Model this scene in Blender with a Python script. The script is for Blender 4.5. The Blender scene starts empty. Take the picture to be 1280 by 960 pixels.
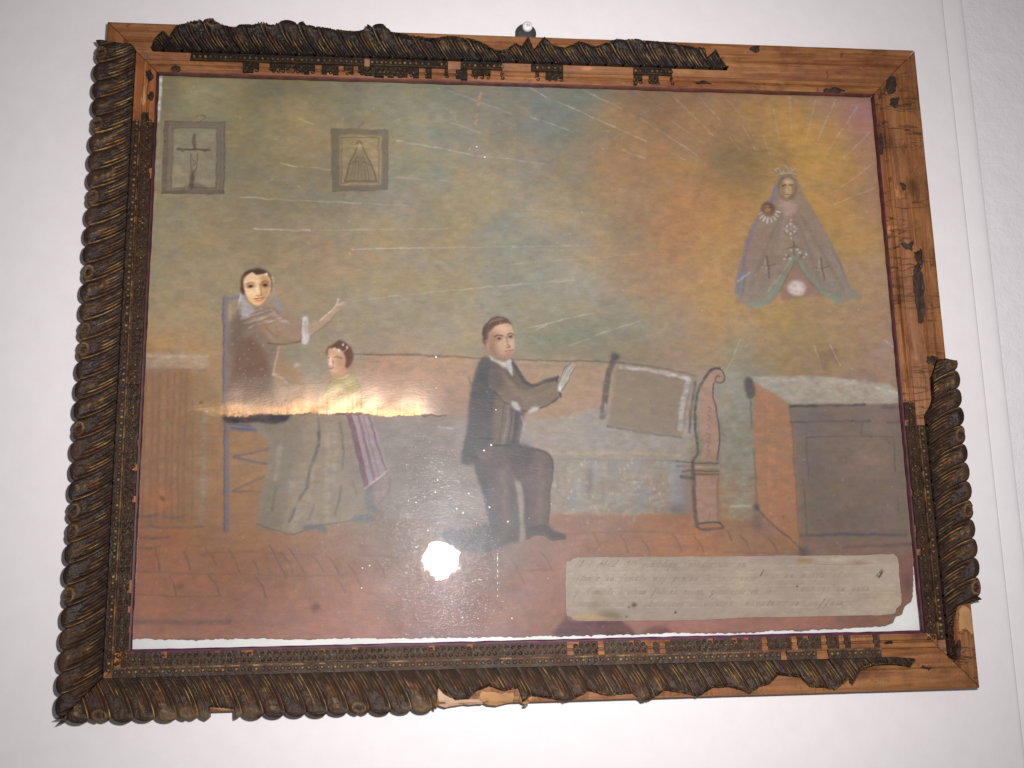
import bpy, math, random
import numpy as np
from mathutils import Matrix, Vector

# ------------------------------------------------------------------ camera, light, exposure
# plane coordinates: x right, y down, z into the wall (metres); z = 0 is the front edge of the frame.
FPX = 1354.234
RV = np.array([-0.19994651, -0.10683968, -0.00968471])
TV = np.array([0.02008705, -0.03105802, 0.94139924])
FW, FH = 0.75, 0.59189          # outer size of the frame
Z_SIGHT, Z_GLASS, Z_PAINT, Z_BACK, Z_WALL = 0.0088, 0.0100, 0.0140, 0.0172, 0.0208

def rodrigues(r):
    t = np.linalg.norm(r); k = r / t
    K = np.array([[0, -k[2], k[1]], [k[2], 0, -k[0]], [-k[1], k[0], 0]])
    return np.eye(3) + math.sin(t) * K + (1 - math.cos(t)) * K @ K
RM = rodrigues(RV)
CAMP = -RM.T @ TV
def unproj(pts, z):
    """picture position (1280 x 960) -> position on the plane at depth z"""
    p = np.atleast_2d(np.asarray(pts, float))
    d = np.stack([(p[:, 0] - 640) / FPX, (p[:, 1] - 480) / FPX, np.ones(len(p))], 1) @ RM
    k = (z - CAMP[2]) / d[:, 2]
    return (CAMP + d * k[:, None])[:, :2]
def W3(x, y, z):
    return Vector((x, z, -y))

scene = bpy.context.scene
cam_data = bpy.data.cameras.new('camera')
cam_data.sensor_width = 36.0
cam_data.lens = FPX / 1280 * 36.0
cam_data.clip_start = 0.01
cam_data.clip_end = 50
cam = bpy.data.objects.new('camera', cam_data)
scene.collection.objects.link(cam)
r_, d_, f_ = RM[0], RM[1], RM[2]
def pv(v):
    return Vector((v[0], v[2], -v[1]))
X_, Y_, Zc = pv(r_), -pv(d_), -pv(f_)
mw = Matrix(((X_[0], Y_[0], Zc[0]), (X_[1], Y_[1], Zc[1]), (X_[2], Y_[2], Zc[2]))).to_4x4()
mw.translation = W3(*CAMP)
cam.matrix_world = mw
scene.camera = cam

world = bpy.data.worlds.new('World')
scene.world = world
world.use_nodes = True
bg = world.node_tree.nodes['Background']
bg.inputs[0].default_value = (1.0, 0.95, 0.93, 1)
bg.inputs[1].default_value = 0.15

# the camera's own flash, beside the lens: its mirror image is the hot spot on the glass
hot = unproj([(552, 700)], Z_GLASS)[0]
FLASH = np.array([2 * hot[0] - CAMP[0], 2 * hot[1] - CAMP[1], CAMP[2]])
fl = bpy.data.lights.new('camera_flash', 'AREA')
fl.shape = 'DISK'
fl.size = 0.029
fl.energy = 3.95
fl.spread = math.radians(92)
fl.color = (1.0, 0.955, 0.965)
flo = bpy.data.objects.new('camera_flash', fl)
scene.collection.objects.link(flo)
flo.location = W3(*FLASH)
tgt = W3(0.02, 0.0, 0.0)
flo.rotation_euler = (tgt - flo.location).to_track_quat('-Z', 'Y').to_euler()

vs = scene.view_settings
vs.view_transform = 'Standard'
vs.look = 'None'
vs.exposure = 0.0
vs.gamma = 1.0
vs.use_curve_mapping = False

rng = np.random.default_rng(7)
random.seed(7)
COL = scene.collection
# ------------------------------------------------------------------ the painting: colours of a painted sheet, one per grid point
# sheet rectangle on the plane z = Z_PAINT (reaches a little under the frame at the top and the sides)
PC = unproj([(199, 94), (1089, 121), (1151, 789), (165, 811)], Z_PAINT)
PX0, PX1 = min(PC[0, 0], PC[3, 0]) - 0.004, max(PC[1, 0], PC[2, 0]) + 0.004
PY0, PY1 = min(PC[0, 1], PC[1, 1]) - 0.004, max(PC[2, 1], PC[3, 1]) + 0.001
NX = 1040
CELL = (PX1 - PX0) / (NX - 1)
NY = int(round((PY1 - PY0) / CELL)) + 1

def to_r(pts):
    q = unproj(pts, Z_PAINT)
    return np.stack([(q[:, 0] - PX0) / CELL, (q[:, 1] - PY0) / CELL], 1)
def noise2(ny, nx, sy, sx, seed):
    """smooth value noise, -1..1, feature size sy x sx grid points"""
    g = np.random.default_rng(seed)
    gy, gx = int(ny / sy) + 3, int(nx / sx) + 3
    a = g.uniform(-1, 1, (gy, gx))
    yy = np.arange(ny) / sy; xx = np.arange(nx) / sx
    iy = yy.astype(int); ix = xx.astype(int)
    fy = (yy - iy); fx = (xx - ix)
    fy = fy * fy * (3 - 2 * fy); fx = fx * fx * (3 - 2 * fx)
    r0 = a[iy][:, ix] * (1 - fx) + a[iy][:, ix + 1] * fx
    r1 = a[iy + 1][:, ix] * (1 - fx) + a[iy + 1][:, ix + 1] * fx
    return r0 * (1 - fy)[:, None] + r1 * fy[:, None]
def fbm(ny, nx, s, seed, ax=1.0, octs=3):
    o = 0; w = 1; t = 0
    for k in range(octs):
        sy = max(1.01, s / 2 ** k); sx = max(1.01, s * ax / 2 ** k)
        o = o + w * noise2(ny, nx, sy, sx, seed + 31 * k); t += w; w *= 0.6
    return o / t * 1.5
def spline(p, n=6, closed=False):
    p = np.asarray(p, float)
    if len(p) < 3: return p
    if closed: q = np.concatenate([p[-1:], p, p[:2]])
    else: q = np.concatenate([2 * p[:1] - p[1:2], p, 2 * p[-1:] - p[-2:-1]])
    out = []
    for i in range(1, len(q) - 2):
        a, b, c, d = q[i - 1], q[i], q[i + 1], q[i + 2]
        for k in range(n):
            t = k / n
            out.append(0.5 * (2 * b + (c - a) * t + (2 * a - 5 * b + 4 * c - d) * t * t + (3 * b - 3 * c + d - a) * t ** 3))
    if not closed: out.append(q[-2])
    return np.array(out)
def blur(a, s):
    if s < 0.3: return a
    n = int(3 * s) + 1
    k = np.exp(-0.5 * (np.arange(-n, n + 1) / s) ** 2); k /= k.sum()
    b = np.pad(a, n, mode='edge')
    b = sum(k[i] * b[i:i + a.shape[0], :] for i in range(2 * n + 1))
    return sum(k[i] * b[:, i:i + a.shape[1]] for i in range(2 * n + 1))
GRAIN = fbm(NY, NX, 4, 501, ax=2.2, octs=2)
GRAINB = fbm(NY, NX, 9, 502, ax=1.4, octs=3)

class Sheet:
    def __init__(s):
        s.c = np.zeros((NY, NX, 3))
    def box(s, p, m):
        x0 = max(0, int(p[:, 0].min() - m)); x1 = min(NX, int(p[:, 0].max() + m) + 2)
        y0 = max(0, int(p[:, 1].min() - m)); y1 = min(NY, int(p[:, 1].max() + m) + 2)
        return (x0, x1, y0, y1) if x1 > x0 and y1 > y0 else None
    def put(s, b, al, col, dry=0.0):
        x0, x1, y0, y1 = b
        if dry:
            al = al * np.clip(1 - dry + dry * (0.5 + 1.1 * GRAIN[y0:y1, x0:x1] + 0.5 * GRAINB[y0:y1, x0:x1]), 0, 1.25)
        al = np.clip(al, 0, 1)[..., None]
        s.c[y0:y1, x0:x1] = s.c[y0:y1, x0:x1] * (1 - al) + np.array(col, float) * al
    def mask(s, p, b, ss=3):
        x0, x1, y0, y1 = b
        m = np.zeros((y1 - y0, x1 - x0))
        q = np.roll(p, -1, 0)
        offs = (np.arange(ss) + 0.5) / ss - 0.5
        for oy in offs:
            ys = np.arange(y0, y1) + oy
            for ox in offs:
                xs = np.arange(x0, x1) + ox
                ins = np.zeros(m.shape, bool)
                for (ax, ay), (bx, by) in zip(p, q):
                    if ay == by: continue
                    hit = ((ay <= ys) & (by > ys)) | ((by <= ys) & (ay > ys))
                    xi = ax + (ys[hit] - ay) / (by - ay) * (bx - ax)
                    ins[hit] ^= xs[None, :] < xi[:, None]
                m += ins
        return m / ss ** 2
    def fill(s, pts, col, a=1.0, soft=0.8, dry=0.0, smooth=True):
        p = to_r(pts)
        if smooth: p = spline(p, 5, True)
        b = s.box(p, 3 * soft + 2)
        if b is None: return
        s.put(b, blur(s.mask(p, b, 2), soft * 1.25) * a, col, dry * .6)
    def stroke(s, pts, col, w=2.0, a=0.8, soft=0.8, dry=0.3, taper=False):
        p = spline(to_r(pts), 5)
        b = s.box(p, w / 2 + 2 * soft + 2)
        if b is None: return
        x0, x1, y0, y1 = b
        X, Y = np.meshgrid(np.arange(x0, x1), np.arange(y0, y1))
        al = np.zeros(X.shape)
        n = len(p) - 1
        for i in range(n):
            ax, ay = p[i]; bx, by = p[i + 1]
            dx, dy = bx - ax, by - ay
            L = dx * dx + dy * dy + 1e-9
            t = np.clip(((X - ax) * dx + (Y - ay) * dy) / L, 0, 1)
            d = np.hypot(X - ax - t * dx, Y - ay - t * dy)
            ww = w / 2 * ((1 - 0.75 * (i / n)) if taper else 1)
            al = np.maximum(al, np.clip((ww + soft * 1.2 - d) / (2.4 * soft), 0, 1))
        al = al * al * (3 - 2 * al)
        s.put(b, al * a, col, dry)
    def blob(s, x, y, rx, ry, col, a=0.5, rot=0.0, hard=1.0, dry=0.2):
        c = to_r([(x, y)])[0]
        R = max(rx, ry) * 2.2
        b = s.box(np.array([c - R, c + R]), 1)
        if b is None: return
        x0, x1, y0, y1 = b
        X, Y = np.meshgrid(np.arange(x0, x1) - c[0], np.arange(y0, y1) - c[1])
        ca, sa = math.cos(rot), math.sin(rot)
        u = (X * ca + Y * sa) / rx; v = (-X * sa + Y * ca) / ry
        s.put(b, a * np.exp(-(u * u + v * v) ** hard * 0.9), col, dry)

BASE = '''105 205 115 105 82|105 260 140 128 95|105 340 118 108 84|105 420 126 118 92|105 500 128 122 98|105 580 125 122 100|105 650 116 122 110|105 720 118 124 112|105 780 150 118 88|105 850 160 120 88|105 920 175 125 85|105 1000 175 130 95|105 1060 178 125 108
150 200 128 118 92|150 300 130 120 92|150 380 150 130 95|150 450 140 128 100|150 540 138 132 110|150 620 132 130 112|150 690 120 128 118|150 740 138 125 100|150 800 165 125 90|150 870 178 132 88|150 940 165 125 80|150 1000 192 144 75|150 1050 185 138 95|150 1085 180 125 115
200 195 130 122 100|200 300 128 118 95|200 400 140 125 98|200 520 140 132 108|200 600 145 132 108|200 660 140 135 115|200 720 150 130 105|200 790 170 128 90|200 850 172 130 88|200 925 135 112 80|200 960 150 115 72|200 1040 195 148 75|200 1085 180 130 105
250 195 130 122 100|250 300 132 122 100|250 420 138 126 102|250 520 140 130 108|250 600 150 135 105|250 660 145 135 112|250 720 150 135 110|250 780 168 132 98|250 850 175 130 88|250 900 165 125 80|250 1000 185 140 75|250 1070 185 140 85|250 1100 180 130 105
300 190 132 124 105|300 300 138 125 102|300 420 148 130 105|300 500 150 132 105|300 560 150 132 102|300 640 132 132 118|300 700 140 135 118|300 760 155 135 108|300 840 178 130 90|300 900 172 132 85|300 1070 180 138 85
350 190 135 126 105|350 260 142 130 108|350 400 150 133 108|350 480 145 134 112|350 560 145 134 110|350 640 135 135 118|350 720 142 138 120|350 800 165 132 102|350 870 178 132 88|350 910 175 132 85|350 1080 175 132 95
400 190 145 130 105|400 250 148 132 105|400 450 148 136 114|400 540 145 136 115|400 680 140 135 115|400 760 148 138 118|400 830 165 135 105|400 890 180 135 88|400 960 178 138 90|400 1060 172 132 95|400 1110 168 128 105
430 190 160 130 95|430 250 160 132 98|430 480 150 136 114|430 560 150 136 115|430 700 142 132 112|430 780 148 130 108|430 860 160 132 105|430 920 165 132 95|430 1000 170 132 95|430 1100 168 128 105
480 190 155 118 92|480 230 155 120 92|480 265 160 130 98|480 500 172 138 115|480 560 168 140 118|480 700 178 140 115|480 920 160 145 125
560 190 150 112 88|560 230 150 112 85|560 265 158 118 82|560 310 165 120 82|560 500 150 130 118|560 560 150 132 122|560 760 160 135 115|560 920 150 130 105
640 190 160 110 85|640 250 160 115 85|640 300 165 115 82|640 500 150 125 112|640 560 150 128 118|640 760 165 115 92|640 860 175 115 80|640 920 165 120 90
690 190 165 112 88|690 300 165 112 82|690 400 160 112 85|690 500 155 115 100|690 620 150 115 105|690 760 162 112 92|690 860 185 120 85|690 960 170 118 92
740 190 170 118 98|740 300 170 112 90|740 420 172 112 92|740 560 165 118 112|740 660 175 115 100|740 700 185 115 95
785 190 172 122 108|785 300 180 122 108|785 420 182 122 108|785 560 170 118 112|785 680 178 120 108|785 850 180 118 102|785 1000 178 115 98|785 1120 150 100 85'''

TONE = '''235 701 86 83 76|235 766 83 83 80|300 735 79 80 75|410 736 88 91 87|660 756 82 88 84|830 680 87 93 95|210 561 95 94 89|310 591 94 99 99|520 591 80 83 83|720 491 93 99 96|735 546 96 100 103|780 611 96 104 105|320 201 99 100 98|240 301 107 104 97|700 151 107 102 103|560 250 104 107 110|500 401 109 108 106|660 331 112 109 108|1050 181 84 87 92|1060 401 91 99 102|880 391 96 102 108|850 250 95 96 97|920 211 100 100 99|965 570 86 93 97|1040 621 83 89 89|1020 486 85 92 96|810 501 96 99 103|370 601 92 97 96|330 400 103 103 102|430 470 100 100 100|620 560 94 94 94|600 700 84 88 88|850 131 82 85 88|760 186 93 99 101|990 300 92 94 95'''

def paint():
    S = Sheet()
    pts = []
    for ln in BASE.split('\n'):
        for e in ln.split('|'):
            pts.append([float(v) for v in e.split()])
    pts = np.array(pts)
    sp = to_r(pts[:, [1, 0]])
    gy, gx = np.arange(0, NY + 16, 8.0), np.arange(0, NX + 16, 8.0)
    X, Y = np.meshgrid(gx, gy)
    d2 = ((X[..., None] - sp[:, 0]) / 1.25) ** 2 + (Y[..., None] - sp[:, 1]) ** 2
    w = np.exp(-d2 / (2 * 24 ** 2)) + 1e-4 / (1 + d2 / 400)
    low = (w @ pts[:, 2:]) / w.sum(-1, keepdims=True)
    # warp the underpainting so patches get uneven outlines
    wy = np.arange(NY)[:, None] + 13 * fbm(NY, NX, 34, 11, 1.3)
    wx = np.arange(NX)[None, :] + 15 * fbm(NY, NX, 38, 12, 1.3)
    wy = np.clip(wy, 0, NY - 1) / 8; wx = np.clip(wx, 0, NX - 1) / 8
    iy, ix = wy.astype(int), wx.astype(int); fy, fx = (wy - iy)[..., None], (wx - ix)[..., None]
    S.c = (low[iy, ix] * (1 - fx) + low[iy, ix + 1] * fx) * (1 - fy) + (low[iy + 1, ix] * (1 - fx) + low[iy + 1, ix + 1] * fx) * fy
    # scumbled colour: ochre against grey green, in blotches and in drawn-out strokes
    m = fbm(NY, NX, 30, 21, 1.3) * 0.9 + fbm(NY, NX, 11, 22, 1.6) * 0.55
    S.c += m[..., None] * np.array([5.0, 1.0, -5.4])
    m = fbm(NY, NX, 22, 23, 1.4) * 0.8 + fbm(NY, NX, 6, 24, 1.8) * 0.4
    S.c += m[..., None] * np.array([4.0, 3.8, 3.8])
    F, K, B = S.fill, S.stroke, S.blob
    B = lambda x, y, rx, ry, c, a=.5: S.blob(x, y, rx, ry, c, a * .7)
    # ---- wall of the room: tinted clouds
    B(690, 145, 34, 40, (112, 124, 116), 0.55); B(712, 172, 22, 24, (108, 122, 112), 0.55); B(735, 118, 40, 16, (116, 118, 104), 0.45)
    B(600, 120, 40, 26, (122, 126, 108), 0.35); B(250, 118, 34, 14, (150, 138, 98), 0.45); B(208, 128, 10, 24, (112, 100, 76), 0.4)
    B(380, 140, 30, 16, (165, 138, 92), 0.4); B(398, 182, 26, 18, (160, 135, 88), 0.35); B(330, 112, 40, 8, (104, 94, 74), 0.4)
    B(930, 205, 40, 32, (112, 96, 68), 0.55); B(905, 240, 22, 26, (128, 104, 66), 0.4); B(1045, 292, 11, 7, (120, 102, 74), 0.6)
    B(1010, 165, 46, 30, (204, 156, 62), 0.45); B(1050, 215, 22, 50, (202, 152, 70), 0.45); B(905, 290, 18, 60, (192, 140, 72), 0.4)
    B(1072, 150, 18, 32, (186, 122, 118), 0.55); B(905, 380, 30, 34, (192, 142, 78), 0.35); B(780, 205, 40, 26, (176, 122, 88), 0.35)
    B(640, 320, 62, 34, (128, 134, 122), 0.4); B(590, 380, 30, 40, (138, 138, 120), 0.3); B(560, 250, 40, 16, (166, 138, 96), 0.35)
    B(540, 300, 70, 12, (168, 136, 98), 0.35); B(380, 320, 50, 26, (166, 134, 102), 0.3); B(430, 345, 40, 18, (170, 136, 104), 0.25)
    B(200, 425, 26, 16, (188, 140, 82), 0.4); B(240, 440, 16, 12, (180, 134, 84), 0.3); B(800, 365, 36, 8, (190, 132, 96), 0.5)
    B(740, 350, 60, 18, (150, 146, 126), 0.3); B(810, 405, 40, 20, (146, 146, 126), 0.4); B(760, 412, 40, 10, (132, 138, 118), 0.4)
    B(700, 420, 50, 12, (134, 138, 116), 0.4); B(930, 460, 20, 60, (150, 142, 124), 0.55); B(920, 440, 16, 16, (140, 138, 124), 0.5)
    B(912, 415, 6, 26, (128, 112, 92), 0.45); B(990, 425, 40, 22, (182, 146, 100), 0.3); B(1095, 330, 14, 70, (184, 130, 108), 0.4)
    B(215, 330, 22, 20, (122, 112, 100), 0.25); B(258, 350, 26, 20, (136, 124, 112), 0.25); B(460, 160, 40, 14, (142, 128, 100), 0.3)
    B(420, 445, 40, 26, (158, 140, 122), 0.35); B(1060, 395, 40, 30, (186, 138, 92), 0.3); B(860, 250, 26, 50, (186, 132, 80), 0.3)
    B = S.blob
    for k in range(150):            # short drawn-out touches of the brush
        x, y = random.uniform(190, 1110), random.uniform(110, 440)
        warm = random.random() < (0.35 + 0.4 * (x > 780))
        cc = random.choice([(182, 138, 92), (176, 128, 92), (188, 146, 84)]) if warm else random.choice([(128, 132, 116), (146, 138, 116), (122, 124, 108), (158, 146, 124)])
        L = random.uniform(10, 42); an = random.gauss(0, 0.25) + (0.45 if x > 700 else 0)
        K([(x, y), (x + L * math.cos(an) / 2, y + L * math.sin(an) / 2 + random.uniform(-2, 2)), (x + L * math.cos(an), y + L * math.sin(an))], cc, random.uniform(2, 8), random.uniform(.10, .26), 2.4, 0.7)
    # ---- rays of light, chalky strokes
    rays = [(652,104,682,121,.75),(560,113,640,142,.4),(662,146,710,162,.65),(698,127,808,177,.7),(720,107,778,137,.5),(786,110,830,138,.35),
        (840,120,892,170,.55),(873,119,902,153,.7),(800,148,872,194,.55),(835,148,880,180,.4),(778,187,806,198,.55),(846,195,858,201,.5),(928,157,944,187,.6),
        (912,172,925,188,.4),(954,170,963,195,.55),(967,137,975,180,.5),(987,118,989,165,.65),(1019,125,1008,175,.55),(1045,125,1020,180,.7),(1072,133,1036,187,.65),
        (1090,163,1054,198,.6),(1094,203,1043,240,.6),(1098,232,1042,256,.5),(1085,265,1055,272,.4),(495,176,590,194,.7),(590,194,680,205,.35),(350,203,372,208,.8),
        (375,207,470,221,.4),(300,246,346,249,.85),(346,249,510,257,.5),(318,286,388,288,.8),(400,288,560,286,.35),(440,312,530,310,.6),(530,310,740,307,.35),
        (440,377,560,363,.3),(560,363,720,350,.45),(655,412,748,390,.7),(712,432,800,401,.5),(671,412,684,406,.8),(1105,425,1118,436,.7),(548,148,600,166,.3),
        (490,221,560,226,.3),(660,262,760,270,.25),(640,330,800,318,.25),(372,148,392,156,.5),(925,425,905,470,.5),(930,150,905,120,.35)]
    for x0, y0, x1, y1, a in rays:
        xm, ym = (x0 + x1) / 2 + random.uniform(-1, 1), (y0 + y1) / 2 + random.uniform(-.8, .8)
        K([(x0, y0), (xm, ym), (x1, y1)], (212, 200, 190), 1.3, a * .85, 0.9, 0.38)
        K([(x0, y0 + 1.5), (xm, ym + 1.5), (x1, y1 + 1.5)], (120, 112, 100), 1.2, a * .25, 1.0, 0.5)
    K([(603, 107), (598, 130), (595, 155)], (190, 150, 92), 4, .45, 1.5, .6)
    K([(1018, 433), (1028, 462)], (205, 180, 160), 1.6, .7); K([(1038, 432), (1050, 456)], (215, 195, 180), 1.8, .8)
    F([(1024, 442), (1045, 436), (1050, 456), (1038, 450), (1034, 462), (1026, 458)], (140, 98, 78), .45, 1.2, .7)
    # ---- two small pictures on the painted wall
    D = (80, 68, 64)
    F([(206, 152), (281, 153), (279.5, 242), (202, 242)], (108, 95, 86), .68, .8, .3, False)
    F([(217, 160), (272, 160), (270, 235), (214, 236)], (138, 130, 108), .85, .8, .3, False)
    for q, w_, a in (([(206,152),(281,153),(279.5,242),(202,242),(206,152)],1.6,.75), ([(217,160),(272,160),(270,235),(214,236),(217,160)],1.4,.7), ([(211,156),(276,156),(275,238),(208,239),(211,156)],1.0,.45)):
        for i in range(4): K([q[i], q[i + 1]], D, w_, a, .7, .35)
    K([(209, 155), (205.5, 240)], D, 4.5, .45, 1, .4); K([(204, 240), (279, 240)], D, 4, .5, 1, .4)
    K([(243, 168), (242.5, 200), (240, 236)], D, 4.2, .7, .8, .25); K([(222, 186), (243, 187)], D, 2.8, .85, .7, .2); K([(243, 187), (263, 187)], D, 2.8, .85, .7, .2); K([(224, 184), (230, 189)], D, 1.4, .7, .6, .2); K([(256, 189), (262, 184)], D, 1.4, .7, .6, .2)
    F([(240, 190), (245.5, 190), (244.5, 212), (240, 211)], (146, 132, 110), .75, .7, .2); K([(239, 192), (238.5, 204), (240, 216)], D, 1.3, .8, .6, .2); K([(247, 192), (246.5, 204), (244, 216)], D, 1.3, .8, .6, .2); B(243, 181, 2.2, 2.6, (104, 90, 80), .7); K([(241, 200), (245, 203), (241, 207)], D, 1.1, .7, .5, .1)
    K([(241, 218), (239, 232)], (80, 68, 62), 6, .65, 1, .3); F([(228, 236), (238, 230), (246, 230), (262, 236)], D, .5, 1, .4)
    K([(244, 147), (250, 143), (257, 146), (250, 152)], D, 1.4, .55, .6, .3)
    F([(414, 161), (485, 163), (484, 237), (416, 239)], (104, 92, 78), .72, .8, .3, False)
    F([(424, 168), (477, 169), (477, 231), (425, 232)], (160, 138, 98), .85, .8, .3, False)
    K([(427,171),(473,172),(474,228),(427,229),(427,171)][:2], D, 1.2, .7, .6, .2)
    for a_, b_ in (((427,171),(427,229)),((427,229),(474,228)),((474,228),(473,172)),((414,161),(485,163)),((485,163),(484,237)),((484,237),(416,239)),((416,239),(414,161))): K([a_, b_], D, 1.3, .55, .7, .35)
    F([(449, 177), (455, 190), (466, 208), (471, 226), (432, 226), (437, 206), (445, 188)], (132, 116, 90), .8, .7, .3)
    K([(448, 178), (443, 192), (436, 208), (432, 226)], D, 1.4, .8, .6, .2); K([(450, 178), (456, 190), (465, 207), (471, 225)], D, 1.4, .8, .6, .2)
    for x in (438, 442, 447, 452, 457, 462): K([(450 + (x - 450) * .35, 196), (450 + (x - 450) * .7, 208), (x, 225)], D, 1.0, .55, .5, .2)
    K([(438, 206), (446, 202), (450, 206), (456, 202), (464, 207)], D, 1.1, .6, .5, .2)
    B(449, 183, 4, 5, (176, 152, 112), .8); K([(445, 180), (449, 175.5), (453, 180)], D, 1.2, .8, .5, .1); K([(432, 227), (472, 226)], D, 2, .6, .7, .2)
    K([(448, 160), (451, 156), (456, 153)], D, 1.2, .55, .5, .3)
    K([(194, 232), (197, 241)], (150, 96, 60), 5, .5, 1.2, .4)
    # ---- cupboard at the far left
    F([(172, 441), (262, 441), (262, 462), (172, 464)], (172, 158, 142), .6, 2, .5, False)
    F([(168, 461), (240, 462), (243, 655), (160, 655)], (150, 112, 86), .75, 2, .4, False)
    K([(172, 462), (258, 463)], (126, 110, 106), 3, .6, 1.2, .4); K([(174, 446), (260, 445)], (190, 178, 164), 3, .5, 1.5, .5)
    for x in (180, 188, 197, 207, 216, 224, 231): K([(x + 3, 466), (x + random.uniform(-2, 2), 560), (x - 2, 652)], (112, 84, 66), random.uniform(1.2, 4), .3, 1.2, .6)
    for x in (184, 203, 220): K([(x + 3, 470), (x, 560), (x - 2, 640)], (172, 128, 98), 4, .3, 2, .6)
    F([(237, 466), (262, 466), (264, 660), (240, 660)], (156, 124, 92), .5, 2, .5, False)
    K([(255, 512), (254, 580), (253, 655)], (146, 138, 134), 7, .6, 2, .5); K([(240, 500), (241, 560), (240, 648)], (116, 92, 80), 2.2, .45, 1.2, .5)
    B(199, 625, 16, 14, (186, 118, 76), .5); K([(201, 622), (204, 625)], (104, 62, 48), 4, .6)
    for y0, xa, xb in ((645, 172, 197), (646, 204, 232), (658, 170, 190), (659, 192, 255), (672, 172, 212), (684, 170, 200)):
        K([(xa, y0), ((xa + xb) / 2, y0 + 1), (xb, y0 - 1)], (104, 90, 92), 3, .6, 1.2, .5)
    # ---- tiled floor
    for x0, y0, x1, y1 in ((257,686,270,707),(286,686,299,716),(316,701,324,718),(337,682,358,724),(362,686,383,720),(392,695,405,718),(409,695,426,720),(434,703,451,733),(261,720,276,745),
        (194,686,200,716),(230,690,238,712),(212,720,220,745),(320,722,334,748),(352,690,366,716),(420,724,432,742),(470,700,482,722),(500,735,512,758),(612,690,620,704),(640,700,655,730),(676,690,690,712),
        (740,665,750,682),(775,668,786,690),(800,672,812,690),(840,668,852,688),(868,672,880,690),(905,660,915,676),(925,668,938,688),(960,672,972,690),(1020,690,1026,697),(1062,689,1068,696),(1090,688,1096,695)):
        K([(x0, y0), ((x0 + x1) / 2 + 1, (y0 + y1) / 2 - 1), (x1, y1)], (96, 76, 70), 1.7, .55, .8, .4)
    for p in ([(169,714),(230,717),(295,718)],[(320,690),(360,692),(398,693)],[(169,743),(230,746),(276,745)],[(300,718),(380,720),(450,717)],[(250,692),(320,689)],[(450,694),(540,700)],[(640,714),(700,712)],[(460,742),(540,748)],[(700,668),(800,664),(868,668)],[(905,690),(990,692)]):
        K(p, (112, 88, 82), 2.2, .42, 1.3, .5)
    K([(168, 777), (220, 778), (288, 777)], (112, 92, 94), 6, .6, 2.2, .4); K([(290, 777), (360, 779)], (140, 108, 104), 6, .3, 2.5, .5)
    B(394, 760, 6, 6, (116, 76, 66), .75, hard=1.6); B(490, 762, 18, 14, (134, 96, 86), .5); B(225, 733, 5, 5, (130, 84, 70), .6); B(202, 787, 4, 4, (150, 100, 84), .6); B(585, 716, 16, 10, (126, 112, 110), .35)
    for k in range(60):
        x, y = random.uniform(175, 700), random.uniform(680, 792)
        K([(x, y), (x + random.uniform(12, 46), y + random.uniform(-2, 2))], random.choice([(192, 118, 88), (150, 110, 100), (190, 132, 118), (140, 96, 80)]), random.uniform(2, 6), .25, 2, .7)
    for k in range(24):
        x, y = random.uniform(700, 980), random.uniform(648, 690)
        K([(x, y), (x + random.uniform(12, 36), y + random.uniform(-2, 2))], random.choice([(200, 120, 80), (150, 106, 92), (176, 122, 100)]), random.uniform(2, 6), .3, 2, .7)
    # ---- long settee
    F([(455, 444), (600, 447), (700, 451), (860, 464), (860, 522), (700, 525), (560, 522), (470, 520)], (178, 140, 114), .8, 1.6, .45, False)
    F([(470, 520), (560, 520), (700, 524), (760, 505), (872, 530), (862, 566), (700, 566), (480, 566)], (162, 148, 140), .85, 2.5, .35, False)
    F([(480, 566), (862, 566), (862, 642), (700, 642), (480, 650)], (156, 142, 130), .88, 2, .3, False)
    K([(455, 443.5), (520, 445), (600, 447.5), (700, 451), (750, 452), (800, 456), (845, 464), (870, 470)], (104, 88, 80), 2.0, .75, .8, .35)
    K([(640, 452), (740, 455)], (196, 160, 132), 3, .4, 1.5, .5)
    K([(690, 567), (770, 566), (850, 569)], (188, 156, 122), 4, .65, 1.5, .5); K([(700, 574), (840, 576)], (128, 116, 112), 2.2, .5, 1.2, .5)
    for k in range(70):
        x, y = random.uniform(690, 850), random.uniform(578, 636)
        K([(x, y), (x + random.uniform(-3, 3), y + random.uniform(6, 20))], random.choice([(142, 132, 130), (154, 146, 144), (172, 150, 124), (136, 122, 114), (174, 156, 134)]), random.uniform(2, 7), .42, 1.3, .6)
    for x, y, w_, h_, c in ((719,585,7,34,(150,150,146)),(742,574,7,26,(154,150,148)),(763,576,6,22,(142,138,138)),(790,574,18,20,(148,138,138)),(838,578,14,58,(154,146,146)),(794,608,16,34,(146,136,136)),(708,620,12,20,(142,136,134)),(735,585,6,30,(118,108,108))):
        F([(x, y), (x + w_, y), (x + w_ - 1, y + h_), (x - 1, y + h_)], c, .7, 1.5, .35, False)
    for x in (700, 722, 748, 775, 803, 826): K([(x, 604), (x + 6, 592), (x + 13, 604)], (180, 156, 124), 2.4, .5, 1.2, .5)
    for k in range(46):
        x, y = random.uniform(695, 835), random.uniform(572, 638)
        B(x, y, random.uniform(.8, 2.2), random.uniform(.8, 2.4), (200, 180, 154), .6, dry=0, hard=1.5)
    K([(692, 640), (770, 642), (850, 640)], (176, 142, 116), 4, .6, 1.5, .5)
    K([(480, 575), (580, 578)], (132, 120, 114), 3, .35, 2, .5); K([(470, 600), (585, 604)], (146, 122, 106), 8, .3, 3, .5)
    for x in (500, 522, 545, 566): K([(x, 580), (x - 1, 640)], (138, 132, 134), 6, .25, 2.5, .5)
    K([(548, 534), (565, 535)], (206, 200, 196), 2, .7, .8, .3); K([(500, 540), (540, 548)], (180, 168, 156), 3, .4, 1.6, .5)
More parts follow.
